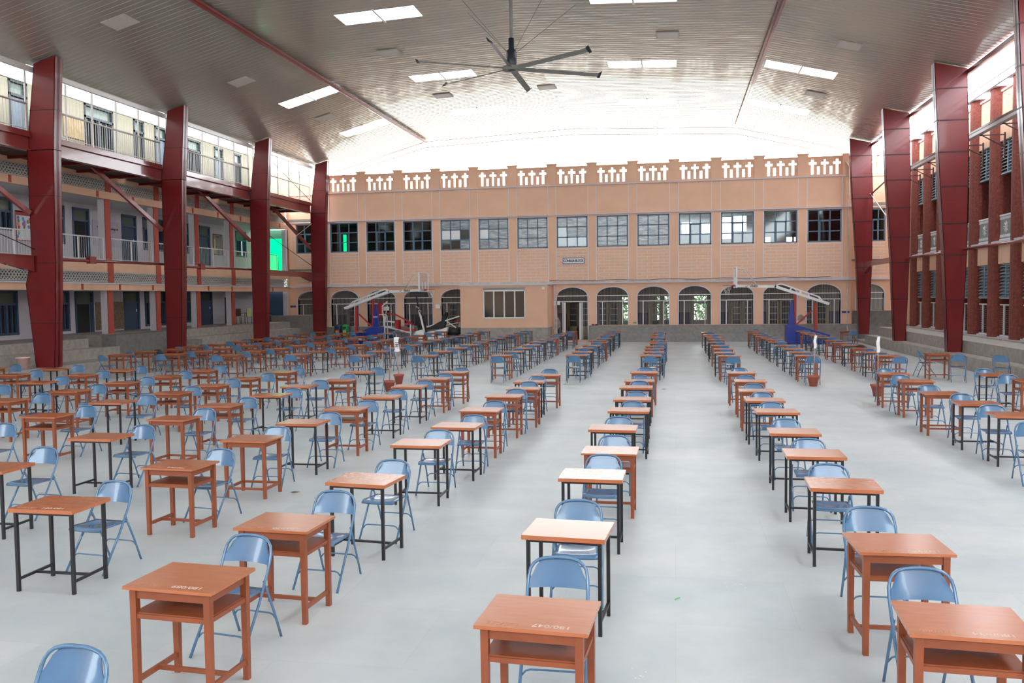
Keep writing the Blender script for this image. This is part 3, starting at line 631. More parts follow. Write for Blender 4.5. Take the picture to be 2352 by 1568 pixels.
# block sign
t = thing('block_sign', 'white building name sign with blue border on the patterned wall', 'sign', (-5.63, YB-.04, 4.58))
MB().box(-.61, .61, 0, .04, -.17, .17).obj('border', SIGNBLUE, t); MB().box(-.58, .58, -.012, 0, -.14, .14).obj('face', PAPER, t)
text('CONSILIA BLOCK', .20, INK, t, (0, -.016, .0), (math.pi/2, 0, 0), bold=2, sx=.70)
for (x, z, mm, lb) in ((-6.62, 2.22, PAPER, 'small white notice on the wall beside the doorway'), (-14.16-2.6, 2.0, PAPER, 'white notice between the first and second arches'), (-11.95-1.6, 2.1, PAPER, 'white notice between the third and fourth arches'), (9.0, 1.62, SIGNBLUE, 'small blue room sign by the last arch'), ):
    b = MB().box(x-.19, x+.19, YB-.03, YB, z-(.10 if mm is SIGNBLUE else .13), z+(.0 if mm is SIGNBLUE else .1)); tag(b.obj('wall_notice', mm), lb, 'sign', 'wall notices')
b = MB().box(-22.95, -22.6, YS-.03, YS, 2.1, 2.22); tag(b.obj('wall_notice', SIGNBLUE), 'small blue room sign in the far left corner', 'sign', 'wall notices')
# drain pipes and cables
b = MB(); b.tube([(8.95, YB-.06, 9.55), (9.08, YB-.08, 9.3), (9.08, YB-.08, 3.5), (9.05, YB-.08, 3.2), (9.05, YB-.08, .95), (9.12, YB-.25, .1)], .03, 6)
tag(b.obj('drain_pipe', LEDGE), 'thin drain pipe down the right end of the back wall', 'pipe')
b = MB(); b.tube([(-6.75, YB-.1, .1), (-6.75, YB-.1, 3.2)], .035, 6); tag(b.obj('drain_pipe', LAV), 'pale drain pipe beside the booth', 'pipe')
b = MB(); b.tube([(-7+q*.8, YB-.12, 3.47+.03*math.sin(q*1.7)) for q in range(20)], .014, 5); tag(b.obj('cable', INK), 'black cable sagging along the ledge of the back wall', 'cable')
# damp patches
def patch(x, z, w_, h_, lb):
    N = 12; q = random.Random(int(x*100)); b = MB()
    pts = [(x+w_*math.cos(2*math.pi*i/N)*(.6+.5*q.random()), z+h_*math.sin(2*math.pi*i/N)*(.6+.5*q.random())) for i in range(N)]
    b.prism(pts, YB-.004, YB+.01); tag(b.obj('plaster_patch', PATCH), lb, 'wall damage', 'peeled plaster patches')
patch(-6.55, 1.05, .16, .42, 'peeled plaster patch beside the arched doorway'); patch(6.72, 1.25, .32, .2, 'peeled plaster patch behind the right basketball stand'); patch(-2.15, 1.06, .22, .06, 'peeled plaster strip between the first two arches right of the door')
# ================================================================ STEEL FRAMES
SEAM = mat('dark_seam_maroon', (.05, .006, .008), .5)
def ZE(x, z): return z if z < 10 else roofz(x)-.07
def TZ(a, b, z): return ZE(min(a, b), z), ZE(max(a, b), z)
def steel_col(side, Y, label):
    """tapered box column; side -1 left, +1 right"""
    t = thing('steel_column', label, 'steel column', (0, Y, 0), 0, 'maroon steel roof columns', 'thing')
    if side < 0:
        prof = [(-20.25, -20.92, .42), (-20.12, -20.94, 4.1), (-20.02, -20.94, 7.6), (-19.82, -20.56, 10.6)]
        if Y < 30: prof = [(-20.28, -20.99, .42), (-20.14, -21.26, 3.2), (-20.11, -21.0, 4.1), (-20.02, -21.02, 7.6), (-19.84, -20.64, 10.6)]
    else: prof = [(9.51, 9.98, .43), (9.34, 10.10, 4.0), (9.10, 10.12, 7.6), (8.94, 10.02, 10.66)]
    yw = .18
    for i, ((a, b_, z), (a2, b2, z2)) in enumerate(zip(prof, prof[1:])):
        pass
    wb_ = MB(); fl = MB()
    for (a, b_, z), (a2, b2, z2) in zip(prof, prof[1:]):
        s = 1 if a > b_ else -1
        lo = [(min(a, b_), -.06, z), (max(a, b_), -.06, z), (max(a, b_), .06, z), (min(a, b_), .06, z)]
        zl, zr = TZ(a2, b2, z2); hi = [(min(a2, b2), -.06, zl), (max(a2, b2), -.06, zr), (max(a2, b2), .06, zr), (min(a2, b2), .06, zl)]
        wb_.hexa(lo, hi)
        for e, e2, sg in ((a, a2, s), (b_, b2, -s)):
            fl.hexa([(min(e, e-.02*sg), -yw, z), (max(e, e-.02*sg), -yw, z), (max(e, e-.02*sg), yw, z), (min(e, e-.02*sg), yw, z)], [(min(e2, e2-.02*sg), -yw, ZE(e2, z2)), (max(e2, e2-.02*sg), -yw, ZE(e2, z2)), (max(e2, e2-.02*sg), yw, ZE(e2, z2)), (min(e2, e2-.02*sg), yw, ZE(e2, z2))])
    # front cover plates make the box section the photo shows
    for (a, b_, z), (a2, b2, z2) in zip(prof, prof[1:]):
        for y0 in (-yw, yw-.015):
            lo = [(min(a, b_), y0, z), (max(a, b_), y0, z), (max(a, b_), y0+.015, z), (min(a, b_), y0+.015, z)]; zl, zr = TZ(a2, b2, z2); hi = [(min(a2, b2), y0, zl), (max(a2, b2), y0, zr), (max(a2, b2), y0+.015, zr), (min(a2, b2), y0+.015, zl)]
            wb_.hexa(lo, hi)
    wb_.obj('web', MAROON, t); fl.obj('flange', MAROON, t)
    st = MB()
    SW = .02 if side > 0 else .010
    zs = [1.9, 3.9, 6.1, 7.6, 8.9] if side < 0 else [2.3, 3.9, 5.0, 6.3, 7.5, 8.6, 9.7]
    for z in zs:
        for (a, b_, z0), (a2, b2, z2) in zip(prof, prof[1:]):
            if z0 <= z <= z2:
                k = (z-z0)/(z2-z0); p, q = a+(a2-a)*k, b_+(b2-b_)*k; st.box(min(p, q)-.004, max(p, q)+.004, -yw-SW, yw+SW, z-SW, z+SW)
    st.obj('stiffener', SEAM, t)
    return t
YC = [18.2, 25.8, 33.35, 41.0, 48.4]
lab = [None, 'nearest', 'second', 'third', 'farthest']
for i, y in enumerate(YC):
    if i: steel_col(-1, y, 'tapered maroon steel column on left side, %s from camera' % lab[i])
for i, y in enumerate(YC[1:]):
    steel_col(1, y, 'tapered maroon steel column on right side, %s from camera' % ['nearest, cut by frame edge,', 'second', 'third', 'farthest'][i])
# horizontal members between the left columns
XO = -20.95
def haunch(y0, y1, label):
    b = MB(); b.prism([(y0+.25, 3.62), (y0+.25, 4.13), (y1-.25, 4.13), (y1-.25, 3.62), (y1-1.6, 3.86), (y0+1.6, 3.86)], XO-.09, XO+.09, axis='x')
    b.box(XO-.16, XO+.16, y0+.25, y1-.25, 4.12, 4.15); tag(b.obj('haunched_beam', MAROON2), label, 'steel beam', 'haunched beams', 'thing')
haunch(18.2, 25.8, 'haunched maroon beam meeting the nearest left column'); haunch(41.0, 48.4, 'haunched maroon beam between the two farthest left columns')
b = MB().prism([(41.25+7.4, 0), (41.3, 0)], 0, .1) if False else None
for y0, y1, nm in ((25.8, 33.35, 'first and second'), (33.35, 41.0, 'second and third')):
    b = MB().tube([(XO, y0+.2, 4.06), (XO, y1-.2, 4.12)], .055, 8); b.box(XO-.08, XO+.08, y0+2.6, y0+2.95, 3.98, 4.24)
    tag(b.obj('tie_pipe', MAROON2), 'round maroon tie pipe between the %s left columns' % nm, 'pipe', 'tie pipes', 'thing')
for y0, y1, nm in ((25.8, 33.35, 'first and second'), (33.35, 41.0, 'second and third'), (18.2, 25.8, 'frame edge and first')):
    x = 9.98; b = MB().tube([(x, y0-.1, 4.06), (x, y1-.25, 4.08)], .05, 8)
    tag(b.obj('tie_pipe', MAROON2), 'round maroon tie pipe between the %s right columns' % nm, 'pipe', 'tie pipes', 'thing')
b = MB(); b.prism([(41.2, 3.95), (41.2, 4.2), (48.2, 4.2), (48.2, 3.6), (46.9, 3.95)], 9.7, 9.85, axis='x'); tag(b.obj('haunched_beam', MAROON2), 'maroon beam between the two farthest right columns', 'steel beam', 'haunched beams', 'thing')
b = MB().tube([(9.9, 41.2, 8.2), (9.9, 47.9, 7.6)], .04, 6); tag(b.obj('brace_rod', MAROON2), 'slim steel strut between the two farthest right columns', 'brace', None, 'thing')
b = MB().tube([(9.9, 47.9, 7.7), (9.9, 41.3, 5.0)], .025, 6); tag(b.obj('brace_rod', CREAMR), 'thin diagonal brace rod in the far right bay', 'brace', None, 'thing')
# walkway along the left side
for i, (y0, y1) in enumerate(zip(YC, YC[1:])):
    nm = ['nearest', 'second', 'third', 'farthest'][i]
    t = thing('walkway_beam', 'maroon steel walkway beam high on the left, %s bay' % nm, 'steel beam', (0, 0, 0), 0, 'walkway beams', 'thing')
    a, c = y0+.22, y1-.22
    MB().box(XO-.08, XO+.03, a, c, 7.62, 8.03).box(XO-.12, XO+.12, a, c, 7.58, 7.63).obj('beam_web', MAROON2, t)
    MB().box(XO-.12, XO+.14, a, c, 8.02, 8.07).box(XO-.06, XO+.10, a, c, 8.07, 8.22).obj('upper_channel', MAROON2, t)
    b = MB(); b.box(-22.82, XO-.12, a, c, 7.70, 8.12); b.obj('deck', mat('dark_deck_steel', (.05, .018, .018), .6) if i == 0 else bpy.data.materials['dark_deck_steel'], t)
    for q in range(4): yy = a+(c-a)*(q+.5)/4; MB().box(-22.82, XO-.1, yy-.05, yy+.05, 7.60, 7.70).obj('cross_joist', MAROON, t)
    # knee brace rising from the far column back to the beam
    b = MB().bar((XO, y1-.25, 5.55), (XO-.9, y1-3.3, 7.75), .14, .14); b.obj('knee_brace', MAROON2, t)
    r = thing('walkway_railing', 'pale metal railing and mesh posts on the upper walkway, %s bay' % nm, 'railing', (XO+.02, 0, 0), 0, 'walkway railings')
    b = MB(); b.tube([(0, a, 9.12), (0, c, 9.12)], .035, 7); b.obj('handrail', CREAMR, r)
    b = MB(); b.tube([(0, a, 8.30), (0, c, 8.30)], .012, 4)
    n = int((c-a)/.13)
    for q in range(n+1): yy = a+(c-a)*q/n; b.bar((0, yy, 8.25), (0, yy, 9.1), .014)
    b.obj('baluster_row', CREAMR, r)
    b = MB()
    for q in range(6):
        yy = a+.05+(c-a-.1)*q/5; b.bar((0, yy, 8.22), (0, yy, 10.42), .05)
    b.obj('posts', CREAMR, r)
    b = MB(); b.tube([(0, a, 10.42), (0, c, 10.42)], .05, 7); b.obj('top_pipe', CREAMR, r)
    b = MB(); b.tube([(0, a, 9.78), (0, c, 9.78)], .014, 4)
    for q in range(40): yy = a+(c-a)*q/39; b.bar((0, yy, 9.12), (0, yy, 10.4), .004)
    for q in range(8): z = 9.2+q*.15; b.bar((0, a, z), (0, c, z), .003)
    b.obj('wire_mesh', CREAMR, r)
b = MB().tube([(XO+.1, 41.3, 6.3), (XO+.1, 48.2, 4.5)], .015, 5); tag(b.obj('brace_rod', INK), 'thin dark diagonal rod across the farthest left bay', 'brace', 'diagonal rods', 'thing')
b = MB().tube([(XO+.3, 41.5, 10.2), (XO+.1, 48.1, 8.3)], .015, 5); tag(b.obj('brace_rod', INK), 'thin dark diagonal rod across the farthest walkway railing', 'brace', 'diagonal rods', 'thing')
b = MB().tube([(XO+.1, 18.5, 6.3), (XO+.1, 25.6, 4.35)], .015, 5); tag(b.obj('brace_rod', INK), 'thin dark diagonal rod beside the nearest left column', 'brace', 'diagonal rods', 'thing')
b = MB().tube([(XO+.1, 48.2, 7.0), (XO+.1, 44.9, 5.7)], .015, 5); tag(b.obj('brace_rod', CREAMR), 'thin pale diagonal rod behind the farthest left column', 'brace', 'diagonal rods', 'thing')
# ================================================================ LEFT BUILDING
XF, XW = -22.95, -25.0
Y0L = -8.0
st = MB()   # steps
def stepseg(x_in, x_out, y0, y1, z0, z1, mm=STONE): st.box(x_out, x_in, y0, y1, z0, z1, mm)
YE1, YE2, YE3 = 31.6, 49.2, 48.2
stepseg(-20.62, -24, Y0L, YE1, 0, .42); stepseg(-21.75, -24, Y0L, 31.2, .42, .82); stepseg(-22.4, -25, Y0L, 30.2, .82, 1.17)
# gap with door, then the long pair of steps
stepseg(-20.72, -24, 35.9, 49.0, 0, .44); stepseg(-21.75, -24.5, 34.9, 48.9, .44, .90)
stepseg(-22.4, -25, 31.1, 48.3, .62, 1.27)
st.box(-22.4, -21.76, 31.0, 34.95, 0, 1.27, STONE2); st.box(-21.76, -20.9, 34.6, 35.9, 0, .86, STONE2)
st.box(-25, -22.4, 30.2, 49.2, 0, .62, REDPAINT); st.box(-22.4, -21.76, 30.0, 31.0, 0, .80, STONE)
st.box(-25, -22.4, Y0L, 49.2, -.1, .5, STONE)
struct('floor_left_steps', st)
wl = MB()
# walls (two floors) with openings for doors and windows
GD = [('w', 28.5, 29.65, 1.35, 3.06), ('w', 31.45, 32.58, 1.38, 3.06), ('d', 32.92, 34.12, 1.10, 3.06), ('d', 36.23, 37.45, 1.1, 3.06), ('w', 37.88, 39.60, 1.38, 3.06), ('w', 41.0, 42.07, 1.45, 3.06), ('d', 42.85, 44.08, 1.12, 3.06), ('d', 45.43, 45.95, 1.14, 2.75)]
UD = [('w', 28.3, 29.56, 5.35, 6.6), ('w', 31.4, 32.47, 5.0, 6.6), ('d', 32.95, 34.04, 4.37, 6.6), ('d', 36.28, 37.40, 4.37, 6.6), ('w', 37.91, 39.63, 5.03, 6.6), ('w', 41.2, 42.08, 5.03, 6.6), ('d', 42.95, 44.05, 4.37, 6.6), ('w', 46.87, 48.14, 5.10, 6.6)]
def wall_open(b, X, y0, y1, z0, z1, ops, mm):
    ops = sorted(ops, key=lambda o: o[1]); y = y0
    for k, a, c, s, t in ops:
        b.box(X-.2, X, y, a, z0, z1, mm)
        if s > z0: b.box(X-.2, X, a, c, z0, s, mm)
        if t < z1: b.box(X-.2, X, a, c, t, z1, mm)
        y = c
    b.box(X-.2, X, y, y1, z0, z1, mm)
wall_open(wl, XW, Y0L, 49.2, .4, 3.1, GD, WALLW); wall_open(wl, XW, Y0L, 49.2, 4.1, 6.85, UD, WALLW)
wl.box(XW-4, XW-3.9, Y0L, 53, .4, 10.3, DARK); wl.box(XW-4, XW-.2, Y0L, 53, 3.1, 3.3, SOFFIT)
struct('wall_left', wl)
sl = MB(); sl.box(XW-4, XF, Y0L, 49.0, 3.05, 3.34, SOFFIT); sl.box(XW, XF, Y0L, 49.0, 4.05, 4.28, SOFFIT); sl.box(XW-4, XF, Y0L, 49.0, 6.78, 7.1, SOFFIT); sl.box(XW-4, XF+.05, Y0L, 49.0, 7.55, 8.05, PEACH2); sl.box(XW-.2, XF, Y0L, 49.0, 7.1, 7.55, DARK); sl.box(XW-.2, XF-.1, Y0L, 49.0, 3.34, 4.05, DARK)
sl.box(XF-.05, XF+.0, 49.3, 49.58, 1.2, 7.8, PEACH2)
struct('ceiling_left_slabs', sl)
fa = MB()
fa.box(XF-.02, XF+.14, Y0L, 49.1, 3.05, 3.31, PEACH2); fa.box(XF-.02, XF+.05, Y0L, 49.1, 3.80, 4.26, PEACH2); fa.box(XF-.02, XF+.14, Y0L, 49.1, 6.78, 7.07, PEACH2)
fa.box(XF-.02, XF+.18, Y0L, 49.1, 3.31, 3.36, LAV); fa.box(XF-.02, XF+.10, Y0L, 49.1, 4.26, 4.30, LEDGE)
for i in range(15): yy = 14+i*2.35; fa.box(XF+.13, XF+.15, yy, yy+.13, 3.07, 3.30, REDPAINT); fa.box(XF+.13, XF+.15, yy+1.1, yy+1.24, 6.80, 7.05, REDPAINT)
struct('wall_left_fascia', fa)
# pierced lattice bands
def lattice(z0, z1, nm):
    b = MB(); h = z1-z0; p = .155; y = 20
    while y < 49:
        for sg in (1, -1):
            a = (XF+.03, y, z0 if sg > 0 else z1); c = (XF+.03, y+h*.9, z1 if sg > 0 else z0); b.bar(a, c, .035, .035)
        y += p
    for q in range(1, 3): z = z0+h*q/3; b.bar((XF+.02, 20, z), (XF+.02, 49, z), .02, .02)
    b.box(XF+.0, XF+.06, 20, 49.0, z0-.02, z0+.02); b.box(XF+.0, XF+.06, 20, 49.0, z1-.02, z1+.02)
    struct(nm, b, mat('lattice_grey_white', (.52, .50, .47), .8) if z0 < 4 else mat('lattice_shaded_grey', (.50, .48, .45), .8))  # upper band: its shade is put into a slightly darker grey
lattice(3.40, 3.78, 'trim_4'); lattice(7.12, 7.52, 'trim_5')
YP = [22.2, 25.6, 29.0, 32.4, 35.8, 39.2, 42.6, 46.0]
pi = MB()
for y in YP:
    for z0, z1 in ((1.2, 3.05), (4.28, 6.78)):
        pi.box(XF-.32, XF-.02, y-.17, y+.17, z0, z1, WALLW); pi.box(XF-.02, XF+.02, y-.17, y+.17, z0, z1, REDPAINT)
    pi.box(XF+.05, XF+.09, y-.17, y+.17, 3.38, 4.30, REDPAINT); pi.box(XF+.05, XF+.09, y-.17, y+.17, 7.08, 7.7, REDPAINT)
pi.box(XF-.25, XF, 49.1, 49.3, 1.27, 3.05, WALLW); pi.box(XF-.25, XF, 49.1, 49.3, 4.28, 6.78, WALLW)
struct('wall_left_pillars', pi)
# doors, windows of the left building
def lw(kind, y0, y1, z0, z1, X, idx, frosted=True):
    f = MB(); t = .09; top = z1-.52 if z1-z0 > 1.2 else z1
    nm = ('door_%d' if kind == 'd' else 'window_%d') % idx
    f.box(X-.12, X+.03, y0, y0+t, z0, z1); f.box(X-.12, X+.03, y1-t, y1, z0, z1); f.box(X-.12, X+.03, y0, y1, z1-t, z1); f.box(X-.12, X+.03, y0, y1, top-.05, top+.04)
    if kind == 'w':
        f.box(X-.12, X+.04, y0, y1, z0, z0+t); m = (y0+y1)/2; f.box(X-.1, X+.02, m-.05, m+.05, z0, top)
        for q in (.25, .75): yy = y0+(y1-y0)*q; f.box(X-.09, X, yy-.02, yy+.02, z0, top)
    o = f.obj(nm, NAVY); o['kind'] = 'structure'
    MB().box(X-.08, X-.07, y0+t, y1-t, top, z1-t).obj('fanlight', mat('dim_green_glass', (.12, .16, .13), .2) if 'dim_green_glass' not in bpy.data.materials else bpy.data.materials['dim_green_glass'], o)
    if kind == 'w':
        MB().box(X-.09, X-.085, y0+t, y1-t, z0+t, top).obj('pane', GLASS, o)
        b = MB()
        for q in range(5): yy = y0+(y1-y0)*(q+.5)/5; b.bar((X-.14, yy, z0+.05), (X-.14, yy, top), .10, .02)
        b.obj('curtain', mat('dark_red_curtain', (.10, .02, .02), .8) if z0 < 3 else mat('striped_curtain', (.10, .16, .17), .8), o)
    return o
k = 20
OPENDOORS = (32.92, 32.95)
for kind, a, c, s, t in GD+UD:
    o = lw(kind, a, c, s, t, XW, k); k += 1
    if kind == 'd':
        top = t-.52 if t-s > 1.2 else t
        if a in OPENDOORS:
            d = MB().box(XW-.95, XW-.12, a+.09, a+.13, s, top-.05).obj('door_leaf', NAVY, o)
        else:
            MB().box(XW-.10, XW-.05, a+.09, c-.09, s, top-.05).obj('door_leaf', mat('blue_grey_leaf', (.05, .085, .14), .45) if 'blue_grey_leaf' not in bpy.data.materials else bpy.data.materials['blue_grey_leaf'], o)
            MB().box(XW-.05, XW-.02, c-.2, c-.16, s+1.0, s+1.12).obj('door_handle', WHITEM, o)
# dark doorway at the end of the ground corridor and green netted opening above
ee = MB(); ee.box(-25.0, XF-.2, 49.32, 49.42, 1.2, 3.05, NAVY); struct('door_60', ee)
ge = MB(); G2 = mat('wall_painted_green_glow', (.20, .55, .36), .8)  # green light cast by the net is put into this wall colour
ge.box(-25.0, -24.55, 49.35, 49.45, 4.28, 6.78, G2); ge.box(-23.2, XF, 49.35, 49.45, 4.28, 6.78, G2); ge.box(-24.55, -23.2, 49.35, 49.45, 6.25, 6.78, G2)
struct('wall_left_end', ge)
t = thing('green_shade_net', 'bright green shade net over the opening at the end of the upper corridor', 'shade net', (-23.87, 49.55, 4.3)); MB().box(-.68, .66, 0, .01, 0, 2.0).obj('net', NETG, t)
b = MB()
for q in range(7): b.bar((-.5, -.08, .15+q*.11), (.5, -.08, .15+q*.11), .012)
for q in range(5): b.bar((-.5+q*.25, -.08, 0), (-.5+q*.25, -.08, .95), .02)
b.obj('bars', INK, t)
# upper corridor railings
for i, (a, c) in enumerate(zip(YP[1:], YP[2:]+[48.3])):
    t = thing('corridor_railing', 'white metal railing of the upper left corridor, %s section from the camera' % ORD[i], 'railing', (XF-.1, (a+c)/2, 4.28), 0, 'corridor railings')
    h = (c-a)/2-.19; MB().tube([(0, -h, .92), (0, h, .92)], .028, 6).obj('handrail', WHITEM, t)
    b = MB()
    for q in range(24): yy = -h+2*h*q/23; b.bar((0, yy, .06), (0, yy, .91), .009)
    b.bar((0, -h, .06), (0, h, .06), .015); b.obj('baluster_row', WHITEM, t)
    b = MB(); b.bar((0, -.02, 0), (0, -.02, .92), .04); b.bar((0, h-.02, 0), (0, h-.02, .92), .04); b.obj('posts', WHITEM, t)
# posters
def board(nm, y0, y1, z0, z1, mm, label, cat='poster', X=XW, fr=None):
    t = thing(nm, label, cat, (X+.02, (y0+y1)/2, (z0+z1)/2)); w_, h_ = (y1-y0)/2, (z1-z0)/2
    MB().box(0, .02, -w_, w_, -h_, h_).obj('sheet', mm, t)
    if fr:
        b = MB()
        for a, c, d, e in ((-w_, w_, h_-.05, h_), (-w_, w_, -h_, -h_+.03), (-w_, -w_+.03, -h_, h_), (w_-.03, w_, -h_, h_)): b.box(.015, .03, a, c, d, e)
        b.obj('border', fr, t)
    return t
RX = (math.pi/2, 0, math.pi/2)
t = board('balloon_poster', 29.68, 30.75, 5.0, 6.16, PAPER, 'poster of coloured balloons with a red header on the upper corridor wall', fr=REDB)
MB().box(.02, .03, -.53, .53, .40, .56).obj('header', REDB, t)
cols = [(.8, .1, .1), (.9, .35, .05), (.15, .4, .15), (.2, .25, .7), (.75, .1, .35), (.35, .15, .5), (.1, .5, .6), (.85, .6, .1)]
for i in range(20):
    mm = bpy.data.materials.get('balloon_%d' % (i % 8)) or mat('balloon_%d' % (i % 8), cols[i % 8], .6)
    yy, zz = (R.uniform(-.2, .45), R.uniform(-.05, .34)) if i < 13 else (R.uniform(-.46, -.36), -.42+.12*(i-13))
    MB().prism([(yy+.055*math.cos(a*math.pi/4), zz+.075*math.sin(a*math.pi/4)) for a in range(8)], .02, .028+.0003*i, axis='x').obj('balloon', mm, t)
t = board('workshop_banner', 34.22, 36.22, 5.05, 6.18, BANNER, 'lilac workshop banner between two doors of the upper corridor', 'banner')
text('Two Day  Workshop on', .15, INK, t, (.03, 0, .24), RX, bold=True); text('for the students and teachers', .09, ORNG, t, (.03, 0, .08), RX); text('at the school', .08, ORNG, t, (.03, 0, -.03), RX); text('2020', .13, BLUER, t, (.03, 0, -.2), RX)
MB().prism([(.72+.06*math.cos(a*math.pi/4), .42+.08*math.sin(a*math.pi/4)) for a in range(8)], .02, .03, axis='x').obj('emblem', bpy.data.materials['balloon_7'], t)
t = board('notice_board', 44.3, 45.3, 5.1, 6.25, GREYST, 'framed notice chart with red border in the upper corridor', 'notice board', fr=mat('maroon_border', (.25, .04, .07), .6))
text('CHART', .12, INK, t, (.03, 0, .42), RX); MB().box(.02, .026, -.42, -.25, -.5, .3).obj('yellow_strip', YEL, t)
board('cork_board', 34.22, 36.2, 1.34, 2.58, CREAMBOARD, 'worn brown display board between the ground floor doors', 'notice board')
# ground floor corridor extras
for i, y in enumerate((44.0, 45.2)):
    t = thing('garden_chair', 'yellow-green chair on the left corridor platform, %s' % ['with dark back', 'beside the pillar'][i], 'chair', (-23.6, y, 1.27), 0, 'yellow chairs')
    MB().box(-.22, .22, -.25, .25, .40, .44).obj('seat', YEL, t); MB().box(.16, .20, -.25, .25, .42, .85).obj('backrest', YEL if i else BROWNM, t)
    for a in (-1, 1): MB().tube([(-.2, .27*a, 0), (-.22, .27*a, .55), (.18, .27*a, .62), (.22, .27*a, 0)], .02, 5).obj('leg_loop', DKGREEN, t)
t = thing('potted_plant', 'spiky green plant on the platform beside the third left column', 'plant', (-23.3, 47.0, 1.27)); MB().lathe([(0, 0), (.1, 0), (.14, .2), (.12, .2)], 0, 0, 12).obj('pot', TERRA, t)
b = MB()
for q in range(14):
    a = q*2.4; l = .3+.15*R.random(); b.add([(0, 0, .18), (.5*l*math.cos(a)-.02*math.sin(a), .5*l*math.sin(a)+.02*math.cos(a), .45), (l*math.cos(a), l*math.sin(a), .38+.2*R.random()), (.5*l*math.cos(a)+.02*math.sin(a), .5*l*math.sin(a)-.02*math.cos(a), .42)], [(0, 1, 2, 3)])
b.obj('leaves', TREE, t)
t = thing('plant_pot', 'pale pink square pot on the step beside the nearest left column', 'pot', (-21.15, 25.22, .42)); b = MB()
b.lathe([(0, 0), (.15, 0), (.2, .34), (.22, .34), (.22, .38), (.18, .38), (.15, .1), (0, .1)], 0, 0, 16); b.obj('pot', PINKPOT, t)
# ---- top floor building seen behind the walkway
tp = MB(); XT = XF-.02
TD = [('w', 28.9, 29.8, 8.85, 10.47), ('d', 27.2, 28.1, 8.1, 10.47), ('w', 31.2, 33.0, 8.75, 10.47), ('d', 34.4, 35.15, 8.1, 10.47), ('d', 35.95, 36.9, 8.1, 10.47), ('w', 38.6, 39.8, 8.75, 10.38), ('d', 41.1, 42.0, 8.1, 10.38), ('d', 43.1, 43.9, 8.1, 10.38)]
wall_open(tp, XT, Y0L, 45.4, 8.05, 10.5, TD, CREAM); tp.box(XT-.2, XT, Y0L, 45.4, 10.5, 10.95, mat('pale_upper_panel', (.74, .75, .72), .7)); tp.box(XT-3, XT-2.9, Y0L, 45.4, 8, 11, CREAM); tp.box(XT-3, XT, Y0L, 45.4, 10.95, 11.05, GREYST); tp.box(XT, -21.0, Y0L, 46.2, 10.86, 10.9, translucent('milky_light_dimmer', (.55, .56, .55), .75))  # translucent cover over the walkway is added to dim the cream wall
tp.box(-25.5, -21.6, 50.0, 50.2, 8.05, 10.3, mat('tan_wall', (.58, .42, .24), .8)); tp.box(XT-.3, XT, 46.6, 47.0, 8.05, 10.4, CREAM)
struct('wall_top_floor', tp)
for kind, a, c, s, t in TD:
    o = lw(kind, a, c, s, t, XT, k); o.data.materials[0] = bpy.data.materials.get('grey_frame_paint') or mat('grey_frame_paint', (.055, .065, .075), .5); k += 1
    if kind == 'd': MB().box(XT-.10, XT-.05, a+.09, c-.09, s, t-.6).obj('door_leaf', DOORG if a not in (34.4, 43.1) else DARK, o)
t = board('wall_map', 29.95, 31.15, 8.95, 9.75, mat('faded_map_paper', (.60, .42, .22), .8, noise=.2, nscale=5), 'faded tan map hanging on the cream top floor wall', 'map', X=XT)
for i, (y, lb) in enumerate(((30.9, 'left of the wide window'), (33.2, 'right of the wide window'), (40.2, 'beside the third bay door'))):
    t = thing('planter_box', 'small grey-green planter on the top floor walkway, %s' % lb, 'planter', (-22.3, y, 8.121), 0, 'walkway planters'); MB().box(-.16, .16, -.16, .16, 0, .42).obj('box', mat('planter_green_grey', (.10, .16, .16), .6) if i == 0 else bpy.data.materials['planter_green_grey'], t)
# ================================================================ RIGHT BUILDING
XR = 11.45
rs = MB(); rs.box(9.5, 14, Y0L, 46.8, 0, .45, STONE); rs.box(10.0, 14, Y0L, 46.2, .45, .88, STONE); rs.box(11.15, 14, Y0L, 49.3, .80, .92, STONE)
rs.box(9.5, 11.2, 46.8, 49.4, 0, .12, STONE)
struct('floor_right_steps', rs)
rw = MB(); YR = [45.75, 43.6, 41.42, 39.27, 37.1, 34.9, 32.72, 30.5, 28.3, 26.1]
rc = MB()
for y in YR:
    N = 8; pts = [(XR+.5, y-.42), (XR+.5, y+.42)]+[(XR+.22-.30*math.sin(math.pi*q/N), y+.46*math.cos(math.pi*q/N)) for q in range(N+1)]
    rc.prism(pts, .90, 9.95, BRICKRED, axis='z'); rc.box(XR-.14, XR+.6, y-.56, y+.56, 9.95, 10.02, LAV)
struct('wall_right_pillars', rc)
rw.box(XR+.1, XR+.4, Y0L, 49.2, 3.58, 4.24, PEACH); rw.box(XR-.06, XR+.4, Y0L, 47, 4.24, 4.40, LAV); rw.box(XR+.1, XR+.4, Y0L, 49.2, 7.98, 8.86, PEACH)
rw.box(XR+.1, XR+.35, 46.2, 49.3, .9, 3.58, PEACH); rw.box(XR+.1, XR+.35, 46.2, 49.3, 4.24, 7.98, PEACH)
rw.box(XR+.1, XR+.4, Y0L, 49.2, .88, .96, LAV)
struct('wall_right', rw)
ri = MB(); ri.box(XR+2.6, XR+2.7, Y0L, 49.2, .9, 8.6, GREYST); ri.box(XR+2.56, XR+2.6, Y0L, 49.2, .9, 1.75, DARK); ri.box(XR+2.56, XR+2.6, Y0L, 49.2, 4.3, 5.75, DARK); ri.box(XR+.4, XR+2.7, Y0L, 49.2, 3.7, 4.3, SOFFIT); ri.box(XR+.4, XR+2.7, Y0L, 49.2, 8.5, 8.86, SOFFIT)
struct('wall_right_inner', ri)
